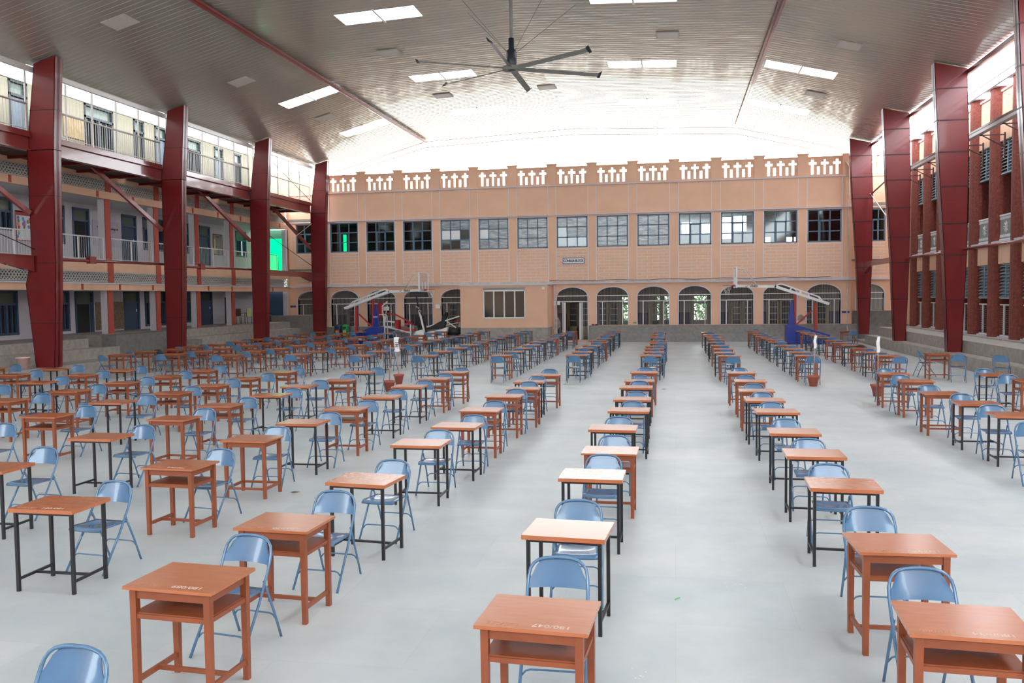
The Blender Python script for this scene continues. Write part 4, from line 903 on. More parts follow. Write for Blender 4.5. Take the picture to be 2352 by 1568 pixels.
for j, (ya, yb) in enumerate(zip(YR[1:], YR)):
    a, c = ya+.46, yb-.46; nm = ORD[len(YR)-2-j] if False else ORD[j]
    for z0, z1, fl in ((2.36, 3.56, 'lower'), (6.80, 7.98, 'upper')):
        t = thing('louvre_panel', 'blue-grey louvre panel, %s floor of right facade, %s bay from the far corner' % (fl, nm), 'louvre', (XR+.2, (a+c)/2, z0), 0, 'louvre panels of the right facade')
        b = MB(); n = 10; h = (c-a)/2; H_ = z1-z0
        for q in range(n):
            z = H_*(q+.5)/n; b.add([(-.06, -h, z-.05), (-.06, h, z-.05), (.07, h, z+.05), (.07, -h, z+.05), (-.06, -h, z-.035), (-.06, h, z-.035), (.07, h, z+.065), (.07, -h, z+.065)], [(0, 1, 2, 3), (4, 5, 6, 7), (0, 1, 5, 4), (2, 3, 7, 6)])
        b.obj('slats', LOUV, t)
        b = MB(); b.box(-.07, .07, -.03, .03, 0, H_); b.box(-.07, .07, -h, h, -.02, .02); b.box(-.07, .07, -h, h, H_-.03, H_); b.obj('frame', LOUV, t)
    t = thing('corridor_window', 'white framed barred opening, ground floor of right facade, %s bay from far corner' % nm, 'window', (XR+.2, (a+c)/2, .96), 0, 'ground openings of the right facade')
    b = MB(); h = (c-a)/2
    for z in (0, 1.12, 1.36): b.box(-.03, .03, -h, h, z, z+.045)
    for yy in (-h*.45, h*.45): b.box(-.03, .03, yy-.02, yy+.02, 0, 1.15)
    b.obj('frame', WHITEM, t)
    b = MB()
    for q in range(1, 16): z = q*.072; b.bar((0, -h, z), (0, h, z), .010)
    b.obj('bars', GREYST, t)
    t = thing('balcony_grill', 'grey balcony grille with white star, right facade, %s bay from far corner' % nm, 'grille', (XR+.12, (a+c)/2, 4.42), 0, 'balcony grilles of the right facade')
    MB().box(.02, .05, -h, h, .05, .9).obj('panel', mat('grille_grey', (.26, .26, .25), .7) if 'grille_grey' not in bpy.data.materials else bpy.data.materials['grille_grey'], t)
    b = MB(); b.box(-.01, .05, -h, h, .86, .92); b.box(-.01, .05, -h, h, .0, .05)
    for q in range(12):
        yy = -h+2*h*(q+.5)/12; b.box(-.005, .02, yy-.018, yy+.018, .74, .84); b.box(-.005, .02, yy-.018, yy+.018, .1, .2)
    for q in range(8): an = q*math.pi/4; b.bar((0, .04*math.cos(an), .47+.04*math.sin(an)), (0, .2*math.cos(an), .47+.2*math.sin(an)), .035, .02)
    b.obj('star_ornament', WHITEM, t)
rp = MB()
for j, (ya, yb) in enumerate(zip(YR[1:], YR)):
    a, c = ya+.44, yb-.44; cross_cut(rp, a, c, 8.86, 9.75, lambda b, u0, u1, z0, z1, mm: b.box(XR+.15, XR+.3, u0, u1, z0, z1, mm), PEACH)
    rp.box(XR+.1, XR+.35, a, c, 9.75, 9.82, LAV)
struct('wall_parapet_right', rp)
t = thing('roof_gutter', 'grey metal rain gutter on brackets along the right facade', 'gutter', (10.65, 0, 8.2), 0)
b = MB().prism([(-.12, .1), (-.1, -.05), (.1, -.05), (.12, .1), (.1, .1), (.08, -.03), (-.08, -.03), (-.1, .1)], 20, 46.4); b.obj('channel', CREAMR, t)
b = MB().box(-.14, -.12, 20, 46.4, .06, .13); b.obj('front_lip', BROWNM, t)
b = MB()
for y in YR[:-1]: b.bar((0, y-1.1, -.08), (.85, y-1.1, -.08), .04); b.bar((.1, y-1.1, -.1), (.8, y-1.1, -.5), .035); b.bar((.82, y-1.1, -.9), (.82, y-1.1, 0), .05)
b.obj('brackets', BROWNM, t)
t = thing('outer_pipe_rail', 'thin pipe railing high outside the right side of the roof', 'pipe rail', (10.6, 0, 9.5)); b = MB(); b.tube([(0, 15, 0), (0, 50, 0)], .025, 5); b.tube([(0, 15, .27), (0, 50, .27)], .018, 5)
for q in range(20): b.bar((0, 16+q*1.75, -.05), (0, 16+q*1.75, .3), .02)
b.obj('rails', CREAMR, t)
# ================================================================ FAN
t = thing('ceiling_fan', 'huge six-blade ceiling fan hanging on a long rod from the roof', 'fan', (-5.1, 27.7, 9.85), 0)
MB().tube([(0, 0, .9), (0, 0, 2.5)], .05, 10).obj('rod', FANGREY, t)
MB().lathe([(.0, .95), (.09, .95), (.09, .62), (.16, .55), (.17, .0), (.12, -.06), (0, -.06)], 0, 0, 18).obj('motor', mat('black_motor', (.015, .018, .03), .35), t)
MB().lathe([(0, .06), (.28, .06), (.30, 0), (.28, -.05), (0, -.05)], 0, 0, 20).obj('hub', FANGREY, t)
for q in range(6):
    an = math.radians(-92+60*q+1); c, s = math.cos(an), math.sin(an)
    def pt(u, v, z): return (u*c-v*s, u*s+v*c, z)
    b = MB(); sec = [(-.085, .045), (0, .03), (.085, -.035), (.0, .005)]
    v = []
    for u in (.25, 3.02):
        v += [pt(u, a, z) for a, z in sec]
    b.add(v, [(0, 1, 5, 4), (1, 2, 6, 5), (2, 3, 7, 6), (3, 0, 4, 7), (0, 3, 2, 1), (4, 5, 6, 7)], None)
    bl = b.obj('blade', FANGREY, t)
    b = MB(); v = [pt(3.0, -.09, .06), pt(3.10, -.10, .12), pt(3.10, .09, -.04), pt(3.0, .09, -.05)]; v += [(x, y, z-.02) for x, y, z in v]
    b.add(v, [(0, 1, 2, 3), (7, 6, 5, 4), (0, 4, 5, 1), (1, 5, 6, 2), (2, 6, 7, 3), (3, 7, 4, 0)]); b.obj('winglet', bpy.data.materials['black_motor'], bl)
b = MB()
for q in range(4): an = math.pi/4+q*math.pi/2; b.tube([(.15*math.cos(an), .15*math.sin(an), .5), (2.6*math.cos(an), 2.6*math.sin(an), 2.45)], .006, 4)
b.obj('guy_wires', INK, t)
# ================================================================ CHAIRS
def make_chair(name, mm):
    t = thing(name, '', 'chair')
    # two side tubes running from the front foot up around the back
    L = [(-.215, -.27, 0), (-.212, -.02, .36), (-.208, .10, .56), (-.207, .135, .63), (-.203, .158, .685), (-.192, .173, .73), (-.170, .183, .762), (-.138, .19, .785), (-.09, .195, .798), (-.035, .198, .803)]
    path = L+[(-x, y, z) for x, y, z in L[::-1]]
    MB().tube(path, .0115, 6, mm).obj('back_frame', mm, t)
    b = MB(); nu, nv = 12, 5; v = []
    for k in range(nv+1):
        for i in range(nu+1):
            u = -1+2*i/nu; f = k/nv; top = .795-.10*abs(u)**4; z = .605+(top-.605)*f; x = u*.198*(1-.28*max(0, f-.45)**1.5*abs(u)**2)
            yb = .125+(z-.6)*.38; y = yb+.035*(1-u*u)*(1-.5*f)
            v.append((x, y, z))
    for k in range(nv+1):
        for i in range(nu+1): x, y, z = v[k*(nu+1)+i]; v.append((x, y+.004, z))
    o = (nv+1)*(nu+1); fs = []
    for k in range(nv):
        for i in range(nu): a = k*(nu+1)+i; fs += [(a, a+1, a+nu+2, a+nu+1), (o+a, o+a+nu+1, o+a+nu+2, o+a+1)]
    MB().add(v, fs, mm, True).obj('backrest', mm, t)
    # seat: dished plate with rolled front
    b = MB(); n = 10; m_ = 9; v = []
    for k in range(m_+1):
        for i in range(n+1):
            u = -1+2*i/n; f = k/m_; y = -.27+.38*f; hw = .195-.02*f; 
            cr = .05 if f < .12 else 0
            x = u*hw*(1-cr*abs(u)); z = .445-.012*(1-u*u)*(1-(2*f-1)**2)-.022*max(0, (.14-f)/.14)**2-.012*f
            v.append((x, y+(.02*u*u if k == 0 else 0), z))
    N_ = len(v); v += [(x, y, z-.014) for x, y, z in v]; fs = []
    for k in range(m_):
        for i in range(n): a = k*(n+1)+i; fs += [(a, a+1, a+n+2, a+n+1), (N_+a, N_+a+n+1, N_+a+n+2, N_+a+1)]
    edge = [i for i in range(n+1)]+[(k+1)*(n+1)-1 for k in range(1, m_+1)]+[m_*(n+1)+i for i in range(n-1, -1, -1)]+[k*(n+1) for k in range(m_-1, 0, -1)]
    for a, c in zip(edge, edge[1:]+edge[:1]): fs.append((a, c, c+N_, a+N_))
    b.add(v, fs, mm, True); b.obj('seat', mm, t)
    for s in (-1, 1):
        b = MB(); b.tube([(s*.19, .285, 0), (s*.19, .20, .22), (s*.196, .07, .50)], .0105, 6, mm); b.tube([(s*.199, .12, .41), (s*.202, .055, .50)], .006, 4, mm); b.obj('rear_leg', mm, t)
    b = MB(); a = lambda y, z, w_: [(-w_, y, z-.045), (-w_+.03, y, z-.01), (-w_+.06, y, z), (w_-.06, y, z), (w_-.03, y, z-.01), (w_, y, z-.045)]
    b.tube(a(-.175, .165, .21), .007, 5, mm); b.obj('front_crossbar', mm, t)
    b = MB(); b.tube(a(.225, .20, .188), .007, 5, mm); b.obj('rear_crossbar', mm, t)
    return t
# ================================================================ DESKS
def make_desk(kind):
    nm = {'s': 'steel_leg_desk', 'w': 'wooden_desk', 'v': 'wooden_desk'}[kind]
    t = thing(nm, '', 'desk'); W2, D2 = .325, .265
    if kind == 's':
        MB().box(-W2, W2, -D2, D2, .728, .763, TOPM).obj('tabletop', TOPM, t)
        for sx in (-1, 1):
            for sy in (-1, 1): x, y = sx*(W2-.045), sy*(D2-.045); MB().box(x-.014, x+.014, y-.014, y+.014, 0, .728).obj('leg', BLACKM, t)
        for sx in (-1, 1): x = sx*(W2-.045); MB().box(x-.011, x+.011, -D2+.055, D2-.055, .10, .122).obj('stretcher', BLACKM, t)
        MB().box(-W2+.05, W2-.05, -.011, .011, .10, .122).obj('stretcher', BLACKM, t)
        b = MB()
        for sy in (-1, 1): y = sy*(D2-.045); b.box(-W2+.06, W2-.06, y-.012, y+.012, .704, .728)
        b.obj('top_rail', BLACKM, t)
    else:
        b = MB(); b.box(-W2, W2, -D2, D2, .742, .763, TOPM); b.obj('tabletop', TOPM, t)
        for sx in (-1, 1):
            for sy in (-1, 1):
                x, y = sx*(W2-.055), sy*(D2-.05); MB().hexa([(x-.019, y-.019, 0), (x+.019, y-.019, 0), (x+.019, y+.019, 0), (x-.019, y+.019, 0)], [(x-.023, y-.023, .742), (x+.023, y-.023, .742), (x+.023, y+.023, .742), (x-.023, y+.023, .742)]).obj('leg', WOOD, t)
        x, y = W2-.055, D2-.05; ah = .066
        for sy in (-1, 1): MB().box(-x+.023, x-.023, sy*y-.011, sy*y+.011, .742-ah, .742).obj('apron', WOOD, t)
        for sx in (-1, 1): MB().box(sx*x-.011, sx*x+.011, -y+.023, y-.023, .742-ah, .742).obj('apron', WOOD, t)
        if kind == 'w':
            b = MB(); b.box(-x-.005, x+.005, -y-.005, y+.005, .568, .584)
            for sy in (-1, 1): b.box(-x+.02, x-.02, sy*y-.014, sy*y+.014, .545, .575)
            for sx in (-1, 1): b.box(sx*x-.014, sx*x+.014, -y+.02, y-.02, .545, .575)
            b.obj('shelf', WOOD, t)
        for sx in (-1, 1): MB().box(sx*x-.011, sx*x+.011, -y+.02, y-.02, .11, .145).obj('stretcher', WOOD, t)
        if kind == 'w': MB().box(-x+.011, x-.011, -.011, .011, .112, .142).obj('stretcher', WOOD, t)
        else:
            for sy in (-1, 1): MB().box(-x+.02, x-.02, sy*y-.011, sy*y+.011, .112, .142).obj('stretcher', WOOD, t)
    return t
protos = {'s': make_desk('s'), 'w': make_desk('w'), 'v': make_desk('v')}
chair0 = make_chair('folding_chair', BLUE)
FRONT = list('LNPQRSTUVWXO'); BACK = list('ZABCDEFGHIJK')
NOSHELF = {('S', 6), ('T', 5), ('V', 3), ('C', 2), ('K', 8), ('I', 3), ('N', 2)}
KD = {'s': 'orange-topped desk on black steel legs', 'w': 'orange wooden desk with open shelf', 'v': 'shelfless orange wooden desk'}
first = {}; desk_of = {}
def put_desk(kind, x, y, rz, label, group):
    if kind not in first: o = protos[kind]; first[kind] = 1; o.location = (x, y, 0); o.rotation_euler = (0, 0, rz); o['label'] = label; o['group'] = group; return o
    return dup(protos[kind], (x, y, 0), rz, label, group)
def put_chair(x, y, rz, label, group, z=0):
    if 'c' not in first: o = chair0; first['c'] = 1; o.location = (x, y, z); o.rotation_euler = (0, 0, rz); o['label'] = label; o['group'] = group; return o
    return dup(chair0, (x, y, z), rz, label, group)
for k in protos: kids(protos[k])
kids(chair0)
for k, L in DESKS.items():
    if k in 'YM': continue
    near = k in FRONT; cols_ = FRONT if near else BACK; ci = cols_.index(k)
    for i, (x, y, kd, rot) in enumerate(L):
        if (k, i) in NOSHELF: kd = 'v'
        where = '%s block, %s row %s aisle, %s column from right' % ('near' if near else 'far', ORD[i], 'before' if near else 'beyond', ORD[ci])
        desk_of[(k, i)] = put_desk(kd, x, y, math.radians(rot), KD[kd]+', '+where, '%s block desks' % ('near' if near else 'far'))
        if not near:
            if k == 'A' and i == 10: cx, cy_, a = x+.15, y+.8, 0
            else: cx, cy_, a = x+R.uniform(.0, .14), y-R.uniform(.86, .98), math.pi+math.radians(R.uniform(-7, 7))
            if k in 'K' and i in (0, 1): cx += .1; a += math.radians(-20)
            lab_ = 'blue folding chair facing away, '
            c = put_chair(cx, cy_, a, lab_+where, 'far block chairs')
            if (k, i) == ('Z', 3):
                bpy.data.objects.remove
                c['label'] = 'dark brown folding chair, '+where
                for ch in c.children:
                    ch.data = ch.data.copy(); ch.data.materials[0] = BROWNM
            if (k, i) == ('K', 2):
                c['label'] = 'dark green folding chair facing away, '+where
                for ch in c.children:
                    ch.data = ch.data.copy(); ch.data.materials[0] = DKGREEN
CR = {('R', 9): -8, ('Q', 9): 1, ('Q', 8): 3, ('S', 8): -6, ('R', 8): -4, ('R', 7): -6, ('P', 9): 4, ('P', 8): 2, ('S', 7): -7}
for k, L in CHAIRS.items():
    ci = FRONT.index(k)
    for i, (x, y) in enumerate(L):
        where = 'near block, %s row before aisle, %s column from right' % (ORD[i], ORD[ci])
        put_chair(x, y, math.radians(CR.get((k, i), R.uniform(-5, 5))), 'blue folding chair facing camera, '+where, 'near block chairs')
put_chair(-3.09, 3.78, math.radians(-4), 'blue folding chair cut off by the bottom left frame edge, nearest of all', 'near block chairs')
# odd ones on the right
x, y, kd, rot = DESKS['Y'][0]; put_desk(kd, x, y, 0, 'orange wooden desk with two chairs, standing alone by the right steps', 'loose desks')
put_chair(7.55, 28.6, math.radians(95), 'blue folding chair left of the lone desk by the right steps', 'loose chairs'); put_chair(8.0, 26.95, math.radians(170), 'blue folding chair with its back to camera at the lone right desk', 'loose chairs')
put_chair(9.05, 26.6, math.radians(150), 'single blue folding chair pressed against the right steps', 'loose chairs')
x, y, kd, rot = DESKS['M'][0]; put_desk(kd, x, y, 0, 'orange wooden desk in the far right corner below the steps', 'loose desks')
put_chair(8.2, 43.1, math.pi, 'blue folding chair at the far right corner desk', 'loose chairs')
put_chair(-15.35, 47.2, math.radians(170), 'blue folding chair standing by the exercise machines', 'loose chairs')
# sheets of paper and marks
def sheet(x, y, z, rz, label):
    b = MB()
    for q in range(2): c, s = math.cos(rz+q*.4), math.sin(rz+q*.4); v = [(x+u*c-w_*s, y+u*s+w_*c, z+.002+.002*q) for u, w_ in ((-.105, -.148), (.105, -.148), (.105, .148), (-.105, .148))]; b.add(v+[(a, d, e+.001) for a, d, e in v], [(0, 1, 2, 3), (7, 6, 5, 4), (0, 4, 5, 1), (1, 5, 6, 2), (2, 6, 7, 3), (3, 7, 4, 0)])
    tag(b.obj('paper_sheet', PAPER), label, 'paper', 'sheets on chair seats')
for k, i, lb in (('D', 0, 'fifth'), ('C', 0, 'fourth'), ('F', 0, 'seventh'), ('G', 0, 'eighth'), ('B', 1, 'third')):
    x, y, kd, rot = DESKS[k][i]; sheet(x+.08, y-.88, .446, .3, 'white papers on a folding chair seat, far block %s row, %s column from right' % (ORD[i], lb))
NUM = [('Q', 9, '180/047', .11), ('R', 9, '180/089', .11), ('R', 8, '180/070', .11), ('P', 9, '180/034', .11), ('P', 8, '180/035', .13), ('S', 8, '180/081', .08), ('S', 7, '180/069', .08)]
for k, i, s, dx in NUM:
    d = desk_of[(k, i)]; tt = [c for c in bpy.data.objects if c.parent == d and c.name.startswith('tabletop')][0]
    o = text(s, .062, CHALK, tt, (dx, -.195, .7632), (0, 0, math.pi+R.uniform(-.08, .08)), 'chalk_number', .0002, sx=1.1)
    o = text(s[:3]+'/0'+str(R.randint(10, 99)), .06, CHALK2, tt, (-.17, -.205, .7635), (0, 0, math.pi+R.uniform(-.08, .08)), 'faded_number', .0003)
b = MB().tube([(-.005, 7.45, .006), (.035, 7.50, .006)], .005, 5); tag(b.obj('chalk_stub', mat('green_chalk', (.12, .6, .2), .7)), 'small green chalk stub on the floor beside the middle desk column', 'chalk')
for x, y, n in ((-.25, 5.9, 'nearer'), (.55, 7.9, 'farther')):
    b = MB()
    for q in range(6): a, c = x+R.uniform(-.12, .12), y+R.uniform(-.12, .12); b.box(a, a+.012, c, c+.006, 0, .002)
    tag(b.obj('paper_scraps', PAPER), 'tiny white paper scraps on the floor of the centre aisle, %s patch' % n, 'litter', None, 'stuff')
for i, (x, y) in enumerate(((-5.05, 10.9), (-3.2, 25.4), (-.3, 24.3))):
    b = MB().add([(x-.07, y, .004), (x, y-.04, .02), (x+.08, y+.01, .006), (x, y+.05, .012)], [(0, 1, 2, 3)]); tag(b.obj('dry_leaf', mat('dry_leaf', (.35, .25, .14), .8) if i == 0 else bpy.data.materials['dry_leaf']), 'dry leaf on the floor, %s' % ['under the fifth left near desks', 'in the cross aisle left of centre', 'in the cross aisle near centre'][i], 'leaf', 'fallen leaves')
# ================================================================ POTS WITH SIGN STICKS
def pot(x, y, stick, sign, label, lean=0, r=.165):
    t = thing('clay_pot', label, 'pot', (x, y, 0), 0, 'terracotta sign pots')
    MB().lathe([(0, 0), (r*.62, 0), (r*.95, .25), (r*1.08, .25), (r*1.1, .30), (r*.98, .30), (r*.9, .26), (0, .24)], 0, 0, 20).obj('pot', TERRA, t)
    if stick: MB().tube([(0, 0, .2), (lean, 0, stick)], .013, 6).obj('stick', mat('pinkish_stick', (.45, .32, .28), .7) if 'pinkish_stick' not in bpy.data.materials else bpy.data.materials['pinkish_stick'], t)
    if sign:
        w_, z0, z1 = sign; b = MB(); v = []
        for q in range(7):
            z = z0+(z1-z0)*q/6
            for u in (-1, 1): v.append((lean*z/stick+u*w_/2+.012*math.sin(q*1.3), -.02+.015*math.sin(q+u), z))
        v2 = [(a, c-.004, e) for a, c, e in v]; n = len(v)
        fs = []
        for q in range(6): fs += [(2*q, 2*q+1, 2*q+3, 2*q+2), (n+2*q, n+2*q+2, n+2*q+3, n+2*q+1), (2*q, 2*q+2, n+2*q+2, n+2*q), (2*q+1, n+2*q+1, n+2*q+3, 2*q+3)]
        b.add(v+v2, fs); s_ = b.obj('paper_sign', PAPER, t)
        if w_ > .1:
            text('191', .13, INK, s_, (lean*.8, -.045, (z0+z1)/2), (math.pi/2, math.radians(90), 0), 'lettering', .001, bold=True)
    return t
pot(3.80, 25.42, 1.45, (.075, 1.06, 1.42), 'clay pot holding a stick with narrow white paper, beside the second right column', .05)
pot(5.0, 23.1, 1.5, (.075, 1.1, 1.5), 'clay pot half hidden behind the first desk of the right near column', -.0)
pot(-8.22, 25.2, 1.5, (.145, .98, 1.42), 'clay pot with a stick carrying a tall white number sheet', -.06, r=.15)
pot(-7.85, 23.2, 1.3, None, 'clay pot with a bare leaning stick in the cross aisle', .06, r=.16)
# ================================================================ BASKETBALL STANDS
def hoop(x, y, s, label):
    """s=+1 board faces +x"""
    t = thing('basketball_stand', label, 'basketball stand', (x, y, 0), 0, 'basketball stands'); q = lambda a: s*a
    def P(b, pts, y0, y1, mm=None): return b.prism([(q(a), z) for a, z in pts], y0, y1, mm)
    P(MB(), [(0, .02), (0, .22 if s > 0 else .48), (1.62, .98), (2.1, .98), (2.1, .08), (1.9, .02)], -.5, .5).obj('base_box', BLUEB, t)
    b = MB(); P(b, [(1.66, .98), (2.0, .98), (1.86, 2.25), (1.78, 2.25)], -.14, .14); post = b.obj('padded_post', BLUEB, t)
    b = MB(); b.bar((q(1.62), 0, .5), (q(1.66), 0, 2.62), .1, .12); b.obj('front_mast', REDB, t)
    b = MB(); b.bar((q(.62), 0, .4), (q(.66), 0, 2.1), .12, .14); b.bar((q(.66), .18, 1.1), (q(.66), .18, 1.75), .03); b.obj('rear_mast', REDB, t)
    b = MB(); b.bar((q(.80), 0, 1.72), (q(1.62), 0, .95), .07, .07); b.obj('brace', REDB, t)
    b = MB()
    for yy in (-.17, .17):
        b.bar((q(.0), yy, 2.05), (q(2.68), yy, 2.98), .10, .13); b.bar((q(2.62), yy, 2.96), (q(4.55), yy, 3.02), .10, .13)
        b.bar((q(.32), yy, 2.2), (q(.5), yy, 2.42), .05); b.bar((q(.5), yy, 2.42), (q(2.35), yy, 3.10), .05); b.bar((q(2.35), yy, 3.10), (q(2.66), yy, 2.99), .05)
        for a, c in ((.95, 1.02), (1.42, 1.36), (1.95, 1.82)): b.bar((q(a), yy, 2.05+a*.347), (q(c), yy, 2.42+(c-.5)*.367), .045)
    for a in (.1, .9, 1.7, 2.6, 3.4, 4.4): z = 2.05+min(a, 2.65)*.347; b.bar((q(a), -.17, z), (q(a), .17, z), .05)
    b.obj('arm', WHITEM, t)
    for a in ('1',):
        for sgn in (-1,):
            text('VINEX', .14, INK, t, (q(3.72), -.245, 2.995), (math.pi/2, 0, 0), 'logo_lettering', .002, bold=True)
            b = MB(); b.bar((q(3.72)-.42, -.242, 3.02), (q(3.72)-.38, -.242, 2.96), .02); b.bar((q(3.72)-.38, -.242, 2.96), (q(3.72)-.28, -.242, 3.05), .02); b.obj('logo_tick', REDB, t)
    if s > 0: text('VINEX', .17, PAPER, t, (q(.95), -.502, .34), (math.pi/2, 0, 0), 'base_lettering', .002, bold=True, sx=1.5); text('VINEX', .12, PAPER, t, (q(1.85), -.502, .42), (math.pi/2, 0, 0), 'base_lettering', .002, bold=True)
    if s > 0: b = MB(); b.bar((q(.95)-.62, -.503, .38), (q(.95)-.57, -.503, .29), .035); b.bar((q(.95)-.57, -.503, .29), (q(.95)-.47, -.503, .42), .035); b.obj('base_tick', PAPER, t)
    if s > 0: text('VINEX', .10, PAPER, post, (q(1.81), -.142, 1.55), (math.pi/2, 0, 0), 'post_lettering', .002, bold=True)
    # backboard
    X = 4.62; bd = MB().box(min(q(X), q(X+.02)), max(q(X), q(X+.02)), -.9, .9, 2.93, 3.98).obj('backboard', GLASSB, t)
    b = MB(); a0, a1 = sorted((q(X-.03), q(X+.05)))
    for z in (2.92, 3.95): b.box(a0, a1, -.9, .9, z, z+.05)
    for yy in (-.92, .87): b.box(a0, a1, yy, yy+.05, 2.92, 4.0)
    for yy in (-.3, .28): b.box(a0+.02, a1, yy, yy+.03, 3.05, 3.5)
    for z in (3.05, 3.48): b.box(a0+.02, a1, -.3, .3, z, z+.03)
    b.obj('board_frame', WHITEM, bd)
    b = MB()
    for yy in (-.5, .5): b.tube([(q(X-.02), yy, 3.9), (q(X-.45), yy*.9, 3.9), (q(3.55), yy*.3, 3.05)], .018, 5)
    b.obj('board_stays', CREAMR, t)
    b = MB(); cx = q(X+.42)
    b.tube([(cx+.23*math.cos(k*math.pi/10), .23*math.sin(k*math.pi/10), 3.05) for k in range(20)], .011, 6, closed=True)
    b.prism([(q(X+.05), 2.98), (q(X+.05), 3.1), (q(X+.2), 3.06), (q(X+.2), 3.03)], -.1, .1); rm = b.obj('rim', REDB, t)
    b = MB()
    for k in range(12):
        for sg in (-1, 1):
            p = []
            for j in range(5):
                an = k*math.pi/6+sg*j*.26; rr = .22-.028*j; p.append((cx+rr*math.cos(an), rr*math.sin(an), 3.04-.1*j))
            b.tube(p, .004, 4)
    b.obj('net', mat('net_cord', (.72, .68, .66), .8) if 'net_cord' not in bpy.data.materials else bpy.data.materials['net_cord'], rm)
    return t
hoop(-18.4, 46.95, 1, 'blue-based basketball stand on the left, glass board facing right')
hoop(7.72, 46.75, -1, 'blue-based basketball stand on the right, glass board facing left')
# ================================================================ BINS
for i, (x, mm, lb) in enumerate(((-19.42, NAVYB, 'dark navy litter bin with orange panel by the farthest left column'), (-19.02, GREENB, 'green litter bin with yellow panel beside the navy bin'))):
    t = thing('litter_bin', lb, 'bin', (x, 48.35+.12*i, 0), 0, 'litter bins')
    MB().lathe([(0, .08), (.15, .08), (.2, .95), (.17, 1.06), (0, 1.1)], 0, 0, 16).obj('drum', mm, t)
    b = MB(); b.tube([(-.2, 0, 0), (-.22, 0, 1.0)], .02, 5); b.tube([(.2, 0, 0), (.22, 0, 1.0)], .02, 5); b.obj('stand', BLK, t)
    MB().box(-.09, .09, -.22, -.14, .45, .75).obj('panel', ORNG if i == 0 else YEL, t); MB().box(-.1, .1, -.2, -.1, .86, .95).obj('opening', BLK, t)
# ================================================================ EXERCISE MACHINES
t = thing('bench_press_machine', 'white framed lever bench machine with red vinyl pads', 'exercise machine', (-16.25, 47.75, 0), 0, 'exercise machines')
b = MB(); 
for yy in (-.25, .25): b.bar((0, yy, 0), (-.05, yy, 1.6), .06); b.bar((0, yy, .98), (1.5, yy, .62), .06); b.bar((1.5, yy, 0), (1.5, yy, 1.1), .06); b.bar((0, yy, 1.28), (.55, yy, 1.22), .05)
b.bar((-.75, 0, 1.66), (.0, 0, 1.66), .05); b.bar((0, -.3, .05), (0, .3, .05), .06); b.bar((1.5, -.3, .05), (1.5, .3, .05), .06); b.bar((.3, 0, .9), (.3, 0, 1.3), .05); b.obj('frame', WHITEM, t)
MB().box(.55, 1.7, -.22, .22, .72, .82).obj('seat_pad', REDV, t); MB().box(.58, .78, -.22, .22, .82, 1.35).obj('back_pad', REDV, t); MB().box(1.15, 1.55, -.15, .15, 1.05, 1.18).obj('arm_pad', REDV, t)
b = MB(); b.bar((-.02, 0, 1.72), (.5, 0, 1.68), .08); b.bar((.5, 0, 1.68), (1.4, 0, 1.22), .07); b.obj('lever_arm', REDV, t)
b = MB(); b.tube([(-.85, -.05, 1.66), (-.7, .05, 1.66)], .09, 10); b.tube([(1.35, -.2, 1.0), (1.5, .2, 1.2)], .07, 8); b.obj('rollers', BLK, t)
t = thing('weight_stack_machine', 'tall narrow white and red exercise frame beside the left basketball post', 'exercise machine', (-16.75, 48.55, 0), 0, 'exercise machines')
b = MB(); b.bar((0, 0, 0), (.05, 0, 1.5), .07); b.bar((.05, 0, 1.5), (-.05, 0, 2.1), .07); b.bar((-.05, 0, 2.1), (.3, 0, 2.4), .06); b.bar((.3, 0, 2.2), (.1, 0, 1.0), .05); b.bar((-.4, 0, .9), (.6, 0, .9), .06); b.obj('frame', WHITEM, t)
MB().box(-.2, -.03, -.2, .2, 1.45, 2.35).obj('back_pad', REDV, t); MB().box(-.1, .5, -.3, .3, 0, .55).obj('base', BLK, t)
t = thing('exercise_bike', 'large white shell exercise bike with black saddle', 'exercise machine', (-13.85, 47.35, 0), 0, 'exercise machines')
b = MB(); b.prism([(-.55, .18), (-.3, .12), (.1, .16), (.3, .1), (1.15, .22), (1.35, .95), (.9, .80), (.4, .72), (.0, .62), (-.2, .8), (-.5, .72), (-.68, .45)], -.18, .18); b.obj('shell', WHITEM, t)
MB().tube([(-.3, -.2, .45), (-.3, .2, .45)], .3, 20).obj('flywheel_cover', WHITEM, t)
b = MB(); b.bar((-.05, 0, .7), (-.35, 0, 2.0), .09); b.bar((-.35, 0, 2.0), (-.5, 0, 2.1), .07); b.obj('handlebar_stem', WHITEM, t)
b = MB(); b.tube([(-.35, -.25, 1.95), (-.2, 0, 1.98), (-.35, .25, 1.95)], .025, 6); b.tube([(-.4, -.2, 2.1), (-.1, -.22, 1.6)], .02, 5); b.obj('handlebar', BLK, t)
b = MB(); b.prism([(.9, .85), (1.15, .9), (1.2, 1.4), (1.05, 1.62), (1.0, 1.3), (.3, .95), (-.0, .9), (.2, .8)], -.14, .14); b.obj('saddle', BLK, t)
b = MB(); b.bar((.1, 0, .95), (2.0, 0, 1.55), .06); b.bar((1.3, 0, 1.25), (1.8, 0, .9), .05); b.obj('rail', WHITEM, t)
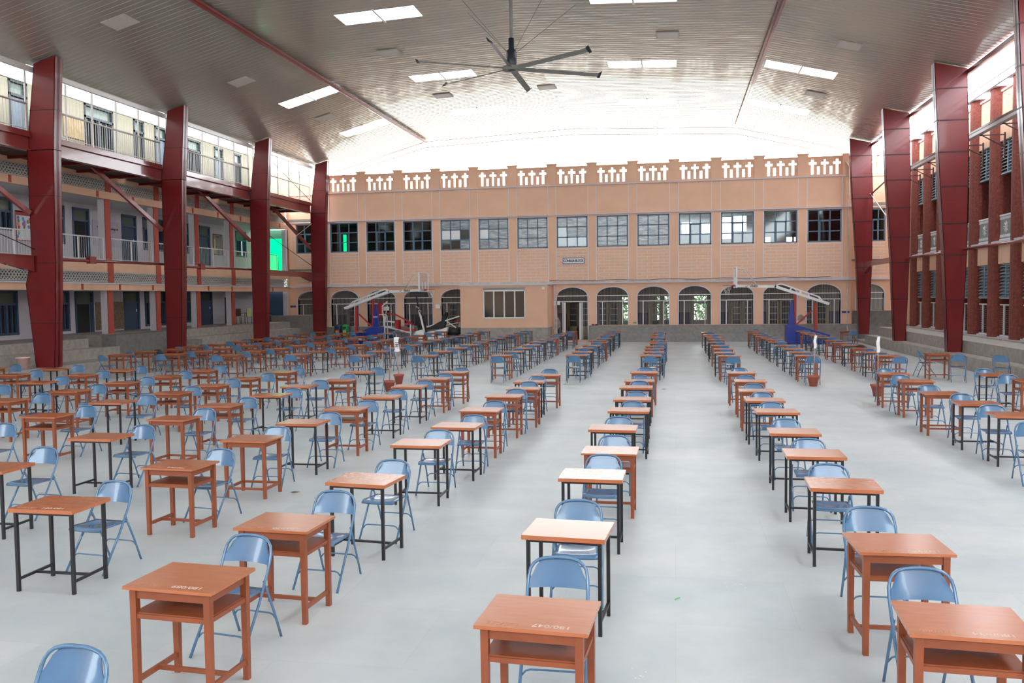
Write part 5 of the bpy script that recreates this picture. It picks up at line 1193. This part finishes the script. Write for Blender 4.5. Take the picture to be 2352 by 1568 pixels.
t = thing('seated_press_machine', 'exercise machine with upright red seat back on a white frame', 'exercise machine', (-12.35, 48.75, 0), 0, 'exercise machines')
MB().box(-.1, .45, -.2, .2, 1.2, 1.28).obj('seat_pad', REDV, t); b = MB(); b.bar((.35, 0, 1.25), (.5, 0, 2.0), .1, .3); b.obj('back_pad', REDV, t)
b = MB(); b.bar((.15, 0, .2), (.15, 0, 1.2), .08); b.bar((.45, 0, 1.15), (.62, 0, 1.85), .05); b.bar((-.6, -.2, 1.0), (.1, -.2, 1.15), .05); b.bar((-.3, 0, .2), (.5, 0, .2), .08); b.obj('frame', WHITEM, t)
b = MB(); b.bar((-.95, 0, 1.0), (-.6, 0, 1.6), .16); b.lathe([(0, 0), (.09, .02), (.11, .1), (.06, .2), (0, .2)], -.62, 0, 10, None, 1.55); b.obj('black_grips', BLK, t)
t = thing('treadmill', 'black treadmill deck end with motor hood beside the booth', 'exercise machine', (-12.42, 48.0, 0), 0, 'exercise machines')
MB().tube([(-.6, 0, .68), (.52, 0, .68)], .22, 16).obj('motor_hood', BLK, t); MB().box(-.65, .55, -.4, .4, .1, .34).obj('deck', mat('dark_grey_deck', (.07, .075, .08), .5), t); b = MB(); b.bar((-.4, -.24, .66), (-.15, -.24, .66), .02); b.obj('side_label', PAPER, t)
b = MB(); b.box(-.6, -.5, -.3, .3, 0, .5); b.box(.4, .5, -.3, .3, 0, .5); b.obj('feet', BLK, t)
t = thing('shoulder_bar', 'tall dark leaning bar standing in the third arch', 'exercise bar', (-14.6, 48.9, 0)); b = MB(); b.bar((.25, 0, 0.0), (.0, 0, 1.5), .5, .05); b.bar((0, 0, 1.5), (-.2, 0, 2.7), .06, .06); b.obj('bar', BLK, t)
# little shoes on the wall top
b = MB()
for q in range(2): b.lathe([(0, 0), (.09, 0), (.08, .06), (0, .07)], -4.55+q*.2, YB-.02, 10, None, .93)
tag(b.obj('shoes', mat('dark_red_shoes', (.12, .02, .03), .6)), 'pair of dark red shoes on the plinth beside the doorway', 'shoes')
